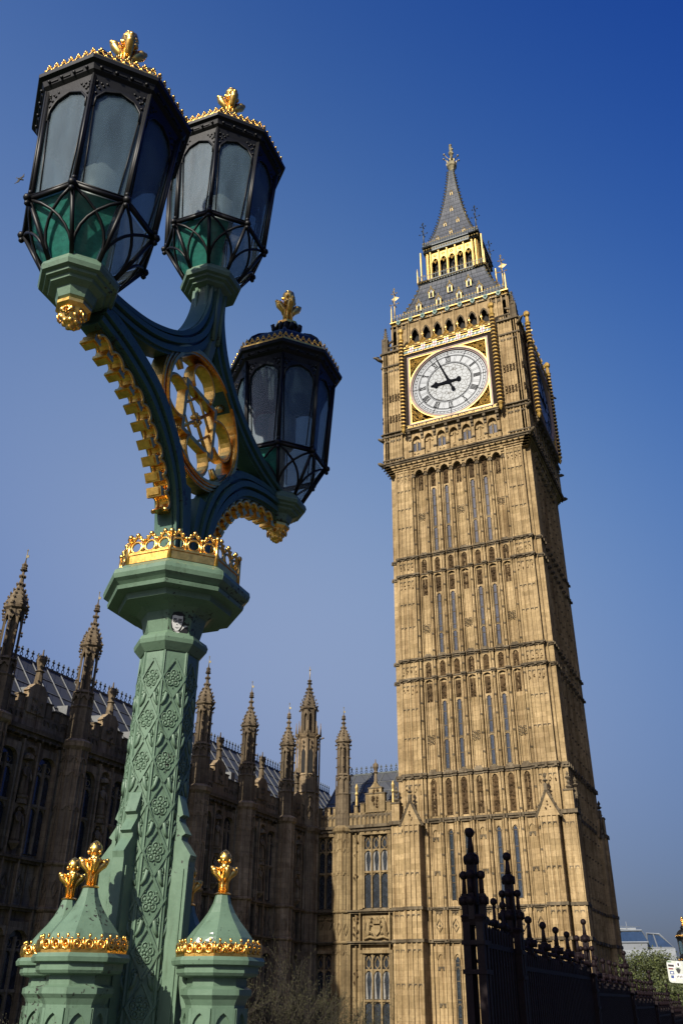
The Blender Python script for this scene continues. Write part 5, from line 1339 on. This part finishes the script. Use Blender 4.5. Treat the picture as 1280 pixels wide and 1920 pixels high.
    L = iron.build('lantern', 'black', lamp, label)
    cup.build('lantern_cup', 'green', L)
    if boss:
        bs = MB(); bs.lathe(x, y, Lp([(9.325, .02), (9.345, .042), (9.385, .056), (9.405, .064), (9.418, .084), (9.435, .084), (9.446, .066)]), 8, PH)
        for j in range(3):
            for k in range(7):
                a = k*2*pi/7+j*.45; bs.ball((x+(.054-.012*j)*cos(a), y+(.054-.012*j)*sin(a), Z(9.392-.024*j)), .0155, 6, 4)
        for k in range(4):
            a = k*pi/2+.3; bs.tube([(x+(.062)*cos(a)+.018*cos(v)*-sin(a), y+.062*sin(a)+.018*cos(v)*cos(a), Z(9.38)+.018*sin(v)) for v in (0, 1, 2, 3, 4, 5)], .006, 4, True)
        bs.ball((x, y, Z(9.33)), .02, 7, 5); bs.build('gilded_pendant', 'gold', L)
    cr = MB()
    for k in range(8):
        R = .405; cr.T = face_frame(x, y, R, k); hw = R*sin(pi/8); n = 7
        cr.box(-hw, hw, -.008, .004, Z(10.742), Z(10.754))
        for q_ in range(n):
            u = -hw+2*hw*(q_+.5)/n; d = hw/n
            cr.tube([(u+d*.8*cos(v), -.002, Z(10.772)+.015*sin(v)) for v in (0, 1.05, 2.1, 3.14, 4.2, 5.2)], .0038, 5, True)
            cr.ball((u, 0, Z(10.800)), .0085, 6, 4, 1.2); cr.ball((u-.009, 0, Z(10.790)), .0055, 5, 4); cr.ball((u+.009, 0, Z(10.790)), .0055, 5, 4); cr.tube([(u, -.001, Z(10.785)), (u, 0, Z(10.815))], .003, 4)
            if q_: cr.tube([(u-d, -.002, Z(10.75)), (u-d, -.001, Z(10.783))], .0035, 4)
        cr.T = None
    cr.build('gilded_crest', 'gold', L)
    g = MB(); g.lathe(x, y, Lp([(11.168, .075), (11.18, .092), (11.20, .095), (11.215, .075), (11.225, .05)]), 8, PH); gold_finial(g, x, y, Z(11.215), .36, .62); g.build('gilded_finial', 'gold', L)
    # panes, one mesh each
    for k in range(8):
        nrm = (48.5+45*k) % 360       # PH 26 + 22.5
        upper = 'teal' if 120 < nrm < 240 and nrm < 200 else 'frost'
        T = face_frame(x, y, .3, k)
        def quad(r0, z0, r1, z1, mat, u0=-1, u1=1, nm='glass_pane'):
            q = MB(); b = PH+k*pi/4+pi/8
            def P(r_, u, z, off): hw = r_*sin(pi/8)*.985; wd = r_*cos(pi/8)+off; return (x+wd*cos(b)-u*hw*sin(b), y+wd*sin(b)+u*hw*cos(b), Z(z))
            vs = []
            for off in (0, -.006): vs += [P(r0, u0, z0, off), P(r0, u1, z0, off), P(r1, u1, z1, off), P(r1, u0, z1, off)]
            q.add(vs, [(0, 1, 2, 3), (7, 6, 5, 4), (0, 4, 5, 1), (1, 5, 6, 2), (2, 6, 7, 3), (3, 7, 4, 0)])
            q.build(nm, mat, L, 'green lower glass pane' if mat == 'teal' else None)
        quad(.302, 9.925, .350, 10.60, upper)
        lowm = 'teal' if nrm in (138.5, 183.5, 228.5, 273.5) else 'clearf'
        if abs(nrm-318.5) < 1:
            if gs > -.9: quad(.150, 9.64, .298, 9.90, 'teal', -1, gs); quad(.150, 9.64, .298, 9.90, 'clearf', gs+.02, 1)
            else: quad(.150, 9.64, .298, 9.90, 'clearf')
        else: quad(.150, 9.64, .298, 9.90, lowm)
    lf = MB(); lf.lathe(x, y, Lp([(9.64, .03), (10.05, .03), (10.08, .09), (10.1, .10), (10.32, .10), (10.36, .05), (10.55, .03)]), 10, 0, True); lf.build('lamp_burner', 'signgrey', L)
    return L
CO = (LX+.008, LY+.008)
lantern(LX-SA*ox, LY-SA*oy, 0, True, 'nearest lantern, largest in view at the left', .8)
lantern(LX, LY, 1.0, False, 'middle lantern on the centre stem', .1)
lantern(LX+SA*ox, LY+SA*oy, -.02, True, 'far lantern at the right', -1)
# black and white face sticker on the neck of the capital (generic face)
kf = 6     # face turned to the camera
def neck(u, w, z):
    rr = .140+(z-8.20)*.24
    return face_frame(LX, LY, rr, kf)(u, w, z)
sb = MB(neck)
def poly(mb, pts, w, cx=.0, cz=8.234, s=.00098): mb.ext([(cx+a*s-.008, cz+b*s*.92) for a, b in pts], lambda a, b, sd: (a, w*1.6+(0, .0006)[sd], b))
bk = MB(neck)
poly(bk, [(-36, 5), (-38, 40), (-30, 60), (-5, 68), (22, 60), (28, 42), (26, -20), (46, -2), (54, -12), (52, -45), (10, -58), (-20, -40), (-32, -20)], .002)
stk = bk.build('face_sticker', 'stblk', lamp, 'black and white sticker of a man wearing glasses')
wt = MB(neck)
poly(wt, [(-32, 42), (-20, 46), (0, 43), (20, 46), (22, 20), (18, -10), (6, -34), (-8, -38), (-24, -22), (-32, 5)], .0031)
poly(wt, [(26, -8), (40, -2), (50, -6), (34, -14), (18, -34)], .0031); poly(wt, [(-22, -34), (-8, -42), (14, -40), (10, -52)], .0031)
wt.build('sticker_face', 'paper', stk)
ft = MB(neck)
for s in (-1, 1):
    cx = -5+s*13
    ft.tube([((cx+10*cos(v))*.00098-.008, .0069, 8.234+(15+7*sin(v))*.00090) for v in (0, .8, 1.6, 2.4, 3.2, 4, 4.8, 5.6)], .0017, 4, True)
    poly(ft, [(cx-5, 15), (cx, 18), (cx+5, 15), (cx, 13)], .0042); poly(ft, [(cx-9, 25), (cx+9, 25), (cx+9, 28), (cx-9, 28)], .0042)
poly(ft, [(-7, 15), (-1, 15), (-1, 17), (-7, 17)], .0042); poly(ft, [(-9, -4), (-1, -4), (-3, -1), (-7, -1)], .0042)
poly(ft, [(-16, -17), (-4, -20), (8, -15), (-4, -23)], .0042)
ft.build('sticker_features', 'stblk', stk)
# torn sticker remnant on the near right dome
tx, ty = LX+TR*cos(TZ[0]), LY+TR*sin(TZ[0])
rm = MB(); k = 5
def dome(u, w, z):
    z_ = [(6.782, .15), (6.80, .149), (6.825, .146), (6.85, .134), (6.88, .110), (6.91, .083)]
    for (z0, r0), (z1, r1) in zip(z_[:-1], z_[1:]):
        if z0 <= z <= z1: rr = r0+(r1-r0)*(z-z0)/(z1-z0); return face_frame(tx, ty, rr, k)(u, w, z)
    return face_frame(tx, ty, .14, k)(u, w, z)
rm.T = dome
for pts in ([(-.038, 6.828), (-.012, 6.828), (-.018, 6.842), (-.028, 6.848)], [(.004, 6.836), (.036, 6.829), (.038, 6.846), (.026, 6.848), (.018, 6.842)], [(.014, 6.862), (.034, 6.858), (.030, 6.866)]):
    rm.ext(pts, lambda a, b, sd: (a, (.001, .0016)[sd], b))
rm.build('torn_sticker', 'paper', lamp, 'torn white sticker remnant on the small dome')

# ============================================================ RAILINGS
FDX, FDY = -0.04585272, 0.99894821
FO = (17.48720713-FDY*1.771203501, -66.88500727+FDX*1.771203501)
fence = thing('iron_railing', 'tall dark maroon iron railing with ball topped standards stepping down toward the tower foot', 'railing', (15.4, -60.07, 5.0))
def FF(t, w, z): return (FO[0]+t*FDX-w*FDY, FO[1]+t*FDY+w*FDX, z)
def standard(t, z, kind='small', w=0):
    """ball topped standard: ball, tapering stem, cross scrolls"""
    m = MB(FF)
    m.ball((t, w, z), .036, 10, 7); m.tube([(t, w, z-.03), (t, w, z-.16)], [.015, .026], 8)
    m.lathe(t, w, [(z-.17, .03), (z-.165, .036), (z-.15, .03)], 8)
    m.box(t-.022, t+.022, w-.022, w+.022, z-.55, z-.16)
    m.tube([(t, w-.062, z-.20), (t, w+.062, z-.20)], .034, 10); m.tube([(t-.062, w, z-.20), (t+.062, w, z-.20)], .034, 10)
    m.box(t-.05, t+.05, w-.05, w+.05, z-.31, z-.28)
    return m
def pier(t, zt, w=0):
    m = MB(FF)
    m.ball((t, w, zt), .038, 12, 8); m.tube([(t, w, zt-.03), (t, w, zt-.17)], [.016, .028], 8); m.lathe(t, w, [(zt-.19, .045), (zt-.165, .05), (zt-.15, .03)], 8)
    m.tube([(t-.055, w, zt-.20), (t+.055, w, zt-.20)], .034, 10); m.tube([(t, w-.055, zt-.20), (t, w+.055, zt-.20)], .034, 10)
    m.box(t-.035, t+.035, w-.035, w+.035, zt-.52, zt-.19)
    for a, b in ((-1, 0), (1, 0), (0, -1), (0, 1)):
        m.ball((t+a*.068, w+b*.068, zt-.31), .033, 10, 7); m.tube([(t+a*.068, w+b*.068, zt-.33), (t+a*.068, w+b*.068, zt-.45)], [.014, .02], 6)
        m.tube([(t+a*.05, w+b*.05, zt-.49), (t+a*.098, w+b*.098, zt-.49)], .037, 10); m.tube([(t+a*.098, w+b*.098, zt-.49), (t+a*.112, w+b*.112, zt-.49)], .028, 10)
        m.box(t+a*.068-.022, t+a*.068+.022, w+b*.068-.022, w+b*.068+.022, zt-.62, zt-.44)
    m.lathe(t, w, [(zt-.62, .11), (zt-.60, .125), (zt-.585, .10)], 4, pi/4); m.lathe(t, w, [(zt-.66, .10), (zt-.62, .12)], 4, pi/4)
    for a, b in ((-1, -1), (1, -1), (1, 1), (-1, 1)): m.box(t+a*.05-.028, t+a*.05+.028, w+b*.05-.028, w+b*.05+.028, 3.3, zt-.62)
    for z in (zt-.76, zt-.95): m.box(t-.088, t+.088, w-.088, w+.088, z-.03, z)
    return m
secs = [(7.0, 8.30, 7.02, 7.78, 0)]; ts = 8.30; zr = 6.905
pts_ = [(7.0, 7.78), (8.30, 7.77)]
k = 0
t = 8.30
while t < 40:
    tn = t+4.36; secs.append((t, tn, 6.90-.0+(-.17)*k, None, 5)); pts_.append((tn, 7.53-.18*k)); t = tn; k += 1
for t, z in pts_: pier(t, z).build('pier', 'fence', fence)
for (ta, tb, zr, _, nb) in secs:
    p = MB(FF)
    for z, th, hh in ((zr, .03, .035), (zr-.12, .02, .025), (zr-.9, .025, .03), (zr-1.7, .03, .04)): p.box(ta+.07, tb-.07, -th, th, z-hh, z)
    n = int((tb-ta-.2)/.10)
    for i in range(n):
        t = ta+.15+(tb-ta-.3)*i/(n-1)
        p.box(t-.016, t+.016, -.03, .03, zr-2.2, zr+.10)
        p.ball((t, 0, zr+.15), .022, 6, 4); p.tube([(t-.04, 0, zr+.04), (t-.02, 0, zr+.10), (t, 0, zr+.12), (t+.02, 0, zr+.10), (t+.04, 0, zr+.04)], .008, 4)
        if i < n-1: d = (tb-ta-.3)/(n-1)/2; p.tube([(t, 0, zr-.10), (t+d*.5, 0, zr-.03), (t+d, 0, zr-.01), (t+d*1.5, 0, zr-.03), (t+2*d, 0, zr-.10)], .007, 4)
    p.build('railing_panel', 'fence', fence)
    if nb:
        for i in range(nb):
            t = ta+(tb-ta)*(i+1)/(nb+1)-.0; m = standard(t, zr+.40)
            m.box(t-.02, t+.02, -.02, .02, zr-2.2, zr-.1)
            for s in (-1, 1): m.tube([(t+s*.03, 0, zr+.02), (t+s*.10, 0, zr+.10), (t+s*.09, 0, zr+.2), (t+s*.03, 0, zr+.18)], .012, 5)
            m.build('ball_standard', 'fence', fence)
    else:
        for i in range(3): t = ta+(tb-ta)*(i+1)/4; m = MB(FF); m.ball((t, 0, zr+.32), .03, 8, 6); m.tube([(t, 0, zr), (t, 0, zr+.3)], [.02, .012], 6); m.tube([(t-.05, 0, zr+.16), (t+.05, 0, zr+.16)], .03, 8); m.build('ball_standard', 'fence', fence)
# ============================================================ STRUCTURE
def st_(name, mb, mat): return mb.build(name, mat, None, None, 'structure')
g = MB(); g.box(-2500, 2500, -2500, 2500, -1.5, -.5); st_('ground', g, 'grass')
g = MB(); g.box(14.6, 42, -400, -58, 4.2, 4.86); st_('bridge_deck', g, 'asphalt')
g = MB(); g.strip([(-58, 4.86), (-20, 3.0), (60, 1.0), (300, .6)], [(-58, -.49), (-20, -.49), (60, -.49), (300, -.49)], lambda a, b, sd: ((13.6-.06*(a+58), 42)[sd], a, b)); st_('street', g, 'asphalt')
g = MB(); g.box(15.32, 18.6, -400, -58.02, 4.8, 5.0); st_('pavement', g, 'paving')
pw = thing('bridge_parapet', 'green painted iron parapet wall of the bridge under the foreground lamp', 'parapet', (15, -80, 5))
g = MB(); g.box(14.72, 15.24, -140, -60.4, 4.9, 5.82); g.build('panel_wall', 'green', pw)
g = MB(); g.box(14.66, 15.30, -140, -60.35, 5.823, 5.90); g.build('coping', 'green', pw)
rw = MB(FF); rw.box(6.8, 45, -.2, .2, -.5, 3.2); rw.box(6.8, 45, -.25, .25, 3.2, 3.3); rw.box(6.8, 12, -.19, .19, 3.3, 4.75); 
rw.build('retaining_wall', 'oldstone', None, 'stone retaining wall carrying the iron railing', None, 'wall')

# ---- second bridge lamp farther along
def xf(px, dist):
    d = Vector(px); return Vector((17.48720713, -66.88500727, 0))+d.normalized()*dist
l2 = thing('bridge_lamp', 'distant three lantern lamp cut off by the right edge above the railings', 'street lamp', (0, 0, 0), 'bridge lamps')
lamp['group'] = 'bridge lamps'
P2 = xf((-0.0900, 0.9959, 0), 46); l2.location = (P2.x, P2.y, 3.4)
M4 = Matrix.Translation(Vector((P2.x-LX, P2.y-LY, -2.55)))
for c in [o for o in bpy.data.objects if o.parent == lamp]:
    if 'sticker' in c.name: continue
    copy_part(c, l2, M4)
for c in bpy.data.objects:
    if c.parent == l2 and 'label' in c.keys(): del c['label']

# ---- sign with stickers
sg = thing('sign_board', 'back of a rounded pale sign board covered in stickers at the right edge', 'sign', (18, -57, 5))
D_ = Vector((-0.0921, 0.9957, 0)).normalized(); Rr_ = Vector((D_.y, -D_.x, 0)); SO = Vector((17.48720713, -66.88500727, 0))+D_*10.0
sg.location = (SO.x, SO.y, 5.0)
def SF(u, w, z):
    if z > 6.5: u, z = u*.76-.035, 6.885+(z-6.96)*.76
    p = SO+Rr_*u-D_*w; return (p.x, p.y, z)
def rrect(x0, x1, z0, z1, r): return [(cx+r*cos(a), cz_+r*sin(a)) for cx, cz_, a0 in ((x1-r, z1-r, 0), (x0+r, z1-r, pi/2), (x0+r, z0+r, pi), (x1-r, z0+r, 1.5*pi)) for a in (a0, a0+pi/4, a0+pi/2)]
q = MB(SF); q.ext([(a, b-.06*a) for a, b in rrect(-.20, .20, 6.835, 7.085, .03)], lambda a, b, sd: (a, (0, .006)[sd], b)); q.build('board', 'signgrey', sg)
q = MB(SF); q.tube([(.02, -.04, 4.9), (.02, -.04, 7.1)], .03, 8); q.build('post', 'black', sg)
def stick(mat, pts, w=.0075, nm='sticker'):
    s_ = MB(SF); s_.ext([(a, b-.06*a) for a, b in pts], lambda a, b, sd: (a, w+(0, .0008)[sd], b)); return s_.build(nm, mat, sg)
def rc(x0, z0, w_, h_): return [(x0, z0), (x0+w_, z0), (x0+w_, z0+h_), (x0, z0+h_)]
stick('paper', rc(-.19, 7.0, .09, .05)); stick('stblk', rc(-.185, 7.015, .07, .025), .0095); stick('red', rc(-.185, 6.985, .055, .013), .0078)
stick('stgreen', rc(-.19, 7.065, .05, .01)); stick('stblue', rc(-.175, 6.93, .05, .035)); stick('paper', rc(-.165, 6.938, .03, .016), .0095)
stick('paper', rc(-.17, 6.85, .05, .07)); stick('stblue', rc(-.168, 6.885, .035, .032), .0095)
stick('stblk', [(-.10, 6.99), (-.07, 7.0), (-.04, 6.99), (-.055, 6.955), (-.07, 6.94), (-.085, 6.955)], .0078); stick('stgreen', rc(-.10, 7.0, .05, .006), .0078)
stick('paper', [(-.06+.03*cos(t*.8), 7.045+.035*sin(t*.8)) for t in range(8)], .0078); stick('stblk', [(-.06+.012*cos(t*.8), 7.045+.02*sin(t*.8)) for t in range(8)], .0098)
stick('paper', rc(-.11, 6.885, .10, .05)); 
for i in range(5): stick('stblk', rc(-.10+.018*i, 6.895+.004*(i % 2), .009, .022), .0096)
stick('stblue', rc(0.0, 6.9, .06, .06)); stick('red', rc(.07, 6.98, .08, .04)); stick('stblk', rc(.0, 7.0, .05, .05)); stick('paper', rc(.08, 6.86, .08, .08))

# ---- office building beyond the trees
ob = thing('office_building', 'pale modern office building with blue glazed attic far behind the trees', 'building', (0, 0, 0))
D_o = Vector((-0.1301, 0.9915, 0)).normalized(); R_o = Vector((D_o.y, -D_o.x, 0)); O_o = Vector((17.487, -66.885, 0))+D_o*230
ob.location = (O_o.x, O_o.y, 0)
def OF(u, w, z): p = O_o+R_o*u+D_o*w; return (p.x, p.y, z-3.6 if z > 0 else z)
q = MB(OF); q.box(-26, 1.0, 0, 14, -.5, 21.9); q.build('office_block', 'bgrey', ob)
q = MB(OF)
for i in range(34): u = -25.6+.8*i; q.box(u-.14, u+.14, -.25, 0, 8, 19.2)
q.box(-26.1, 1.2, -.35, -.01, 19.25, 20.4); q.box(-26.1, 1.2, -.3, -.01, 16.0, 17.6)
q.build('cladding_fin', 'bwhite', ob)
q = MB(OF); q.ext([(-26, 22), (1.2, 22), (.2, 24.3), (-24, 24.3)], lambda a, b, sd: (a, (0, 8)[sd], b)); q.build('glazed_attic', 'bglass', ob)
q = MB(OF); q.tube([(-26, -.1, 21.95), (1.4, -.1, 21.95), (.2, -.1, 24.4), (-24.2, -.1, 24.4)], .2, 4, True, False)
for u in (-20, -15, -10.5, -7.5): q.tube([(u, -.1, 21.95), (u+.8, -.1, 24.4)], .16, 4, False, False)
q.tube([(-6.5, -.4, 21.9), (-4.6, -.4, 24.6)], .35, 4, False, False)
q.box(-12, -1, 2, 3, 24.6, 25.1); q.tube([(-5.5, 0, 24.3), (-5.5, 0, 27.0)], .07, 4); q.tube([(-3.0, 2, 24.3), (-3.0, 2, 26.4)], .07, 4); q.tube([(-8, 1, 25.5), (0, 1, 25.2)], .05, 4)
q.build('roof_frame', 'bwhite', ob)
q = MB(OF); q.ext([(1.2, 20.9), (6.6, 20.9), (3.9, 23.6), (1.2, 23.9)], lambda a, b, sd: (a, (2, 10)[sd], b)); q.build('glazed_attic', 'bglass', ob)
q = MB(OF); q.box(1.0, 6.9, 1.8, 10, 10, 20.9); q.tube([(1.2, 1.9, 20.9), (6.8, 1.9, 20.9), (3.9, 1.9, 23.7), (1.2, 1.9, 23.9)], .22, 4, True, False); q.tube([(3.2, 1.9, 20.9), (2.6, 1.9, 23.8)], .14, 4, False, False); q.build('side_block', 'bwhite', ob)

# ---- leafy trees
def tree(name, label, x, y, z0, H, cr, n, mats=('leafa', 'leafb'), seed=1, group='spring trees beyond the railings'):
    rn = random.Random(seed); root = thing(name, label, 'tree', (x, y, z0), group)
    b = MB(); cz = z0+H-cr*.95
    b.tube([(x, y, z0-.3), (x+.1, y, z0+H*.25), (x-.1, y, cz-cr*.2)], [.22, .17, .12], 8)
    tips = []
    for i in range(16):
        a = rn.uniform(0, 2*pi); el = rn.uniform(-.1, 1.4); L = cr*rn.uniform(.6, 1.02)
        p0 = Vector((x, y, z0+H*rn.uniform(.22, .5))); p2 = Vector((x+L*cos(a)*cos(el), y+L*sin(a)*cos(el), cz+L*.95*sin(el)-.1*cr)); p1 = (p0+p2)/2+Vector((0, 0, -.08*cr))
        b.tube([p0, p1, p2], [.08, .045, .018], 5); tips.append(p2)
        for j in range(4):
            t = rn.uniform(.4, 1); q_ = p0.lerp(p2, t); e = q_+Vector((rn.gauss(0, 1), rn.gauss(0, 1), rn.gauss(.4, .8)))*cr*.2; b.tube([q_, e], [.025, .01], 4); tips.append(e)
    b.build('trunk', 'bark', root)
    lv = [MB(), MB()]
    cl = [(t, cr*rn.uniform(.14, .30)) for t in tips for _ in range(1)]
    for i in range(n):
        c, r_ = rn.choice(cl); v = Vector((rn.gauss(0, 1), rn.gauss(0, 1), rn.gauss(0, .8))); v = c+v*r_*.7
        s = rn.uniform(.035, .085); a = Vector((rn.gauss(0, 1), rn.gauss(0, 1), rn.gauss(0, 1))).normalized(); d = a.cross(Vector((rn.gauss(0, 1), rn.gauss(0, 1), rn.gauss(0, 1)))).normalized()
        m_ = lv[0 if rn.random() < .62 else 1]
        m_.add([v-a*s, v+d*s*.6, v+a*s, v-d*s*.6], [(0, 1, 2, 3)])
    for m_, mt in zip(lv, mats): m_.build('crown', mt, root)
    return root
def atpx(dx, dist): d = Vector((dx[0], dx[1], 0)).normalized(); return 17.487+d.x*dist, -66.885+d.y*dist
for i, (dx, dist, H, cr, lab) in enumerate((((-.1370, .989), 62, 6.5, 1.7, 'yellow green spring tree hugging the foot of the tower'), ((-.1240, .9916), 66, 6.9, 2.1, 'rounded spring tree below the pale office building'),
        ((-.1070, .994), 62, 6.6, 2.0, 'tall thin leaved tree left of the distant lamp'), ((-.086, .9963), 58, 6.2, 2.2, 'spring tree behind the distant lamp at the right edge'), ((-.1290, .990), 54, 4.5, 1.6, 'low bushy tree just above the railings'), ((-.113, .993), 53, 4.7, 1.8, 'second low bushy tree above the railings, nearer the sign'), ((-.098, .995), 50, 4.8, 2.0, 'low bushy tree behind the stickered sign'))):
    x, y = atpx(dx, dist); tree('leafy_tree', lab, x, y, 2.6, H, cr, 9000, seed=20+i)

# ---- bare budding shrubs under the wing
def shrub(label, x, y, H, W_, seed, z0=-.5):
    rn = random.Random(seed); root = thing('budding_shrub', label, 'shrub', (x, y, z0), 'bare shrubs in front of the palace wall')
    b = MB(); bd = MB()
    def grow(p, d, L, r, lv):
        pts = [p]; q = p.copy(); dd = d.copy()
        for i in range(4):
            dd = (dd+Vector((rn.gauss(0, .13), rn.gauss(0, .13), rn.gauss(.06, .06)))).normalized(); q = q+dd*L/4; pts.append(q.copy())
        b.tube(pts, [r*(1-.14*i) for i in range(5)], 4 if lv else 6)
        if lv >= 3:
            for pp in pts[1:]:
                for _ in range(2): o = Vector((rn.gauss(0, 1), rn.gauss(0, 1), rn.gauss(0, 1)))*.06; s = rn.uniform(.014, .028); bd.octa(pp+o, s, s, s*1.5)
            return
        for i in range(rn.choice((3, 4, 4)) if lv else 7):
            t = rn.uniform(.25, 1); k = min(3, int(t*4)); o = pts[k].lerp(pts[k+1], t*4-k)
            nd = (dd+Vector((rn.gauss(0, .42), rn.gauss(0, .42), rn.gauss(.1, .25)))).normalized(); grow(o, nd, L*rn.uniform(.45, .75), r*.55, lv+1)
    for s in range(5):
        a = rn.uniform(0, 2*pi); grow(Vector((x+.2*cos(a), y+.2*sin(a), z0)), Vector((W_*cos(a)/H, W_*sin(a)/H, 1)).normalized(), H*.56, .06, 0)
    b.build('branches', 'twig', root); bd.build('buds', 'bud', root)
for i, (x, y, H, W_, lab) in enumerate(((-10.6, -19.6, 9.4, 2.2, 'tallest bare budding shrub right of the small green dome'), (-10.2, -15.6, 8.8, 2.0, 'bare budding shrub in the middle of the wing wall foot'), (-10.4, -11.8, 8.6, 1.9, 'bare budding shrub before the inner corner of the palace'), (-9.7, -7.6, 7.0, 1.8, 'shortest budding shrub beneath the left window of the sunlit range'), (-10.9, -23.5, 7.6, 2.0, 'budding shrub hidden behind the green dome'), (-10.6, -36.2, 6.6, 1.6, 'sparse budding shrub at the bottom left edge'))):
    shrub(lab, x, y, H, W_, 40+i)

# ---- gull
bp = Vector((17.487, -66.885, 6.638))+Vector((-0.55442821, 0.40855282, 0.72504755))*62
bmb = MB(); ax = Vector((.35, .2, .9)).normalized(); fw = Vector((.75, .3, -.35)); fw = (fw-ax*fw.dot(ax)).normalized()
bmb.tube([bp-fw*.22, bp-fw*.12, bp+fw*.02, bp+fw*.15, bp+fw*.22, bp+fw*.27], [.015, .05, .07, .05, .045, .01], 8)
for s in (-1, 1):
    a, b_, c = bp+ax*s*.04, bp+ax*s*.28+fw*.08, bp+ax*s*.56-fw*.08
    bmb.tube([a, b_, c], [.035, .022, .006], 5)
    up = ax.cross(fw)*.006
    for o in (up,): bmb.add([a+o, b_+o, c+o, b_-fw*.13+o, a-fw*.13+o, a-o, b_-o, c-o, b_-fw*.13-o, a-fw*.13-o], [(0, 1, 3, 4), (1, 2, 3), (5, 9, 8, 6), (6, 8, 7), (4, 3, 8, 9), (3, 2, 7, 8)])
bmb.add([bp-fw*.16+ax*.015, bp-fw*.16-ax*.015, bp-fw*.32-ax*.06, bp-fw*.32+ax*.06], [(0, 1, 2, 3)])
bmb.build('flying_bird', 'bird', None, 'small dark bird gliding in the sky left of the nearest lantern', None, 'bird')
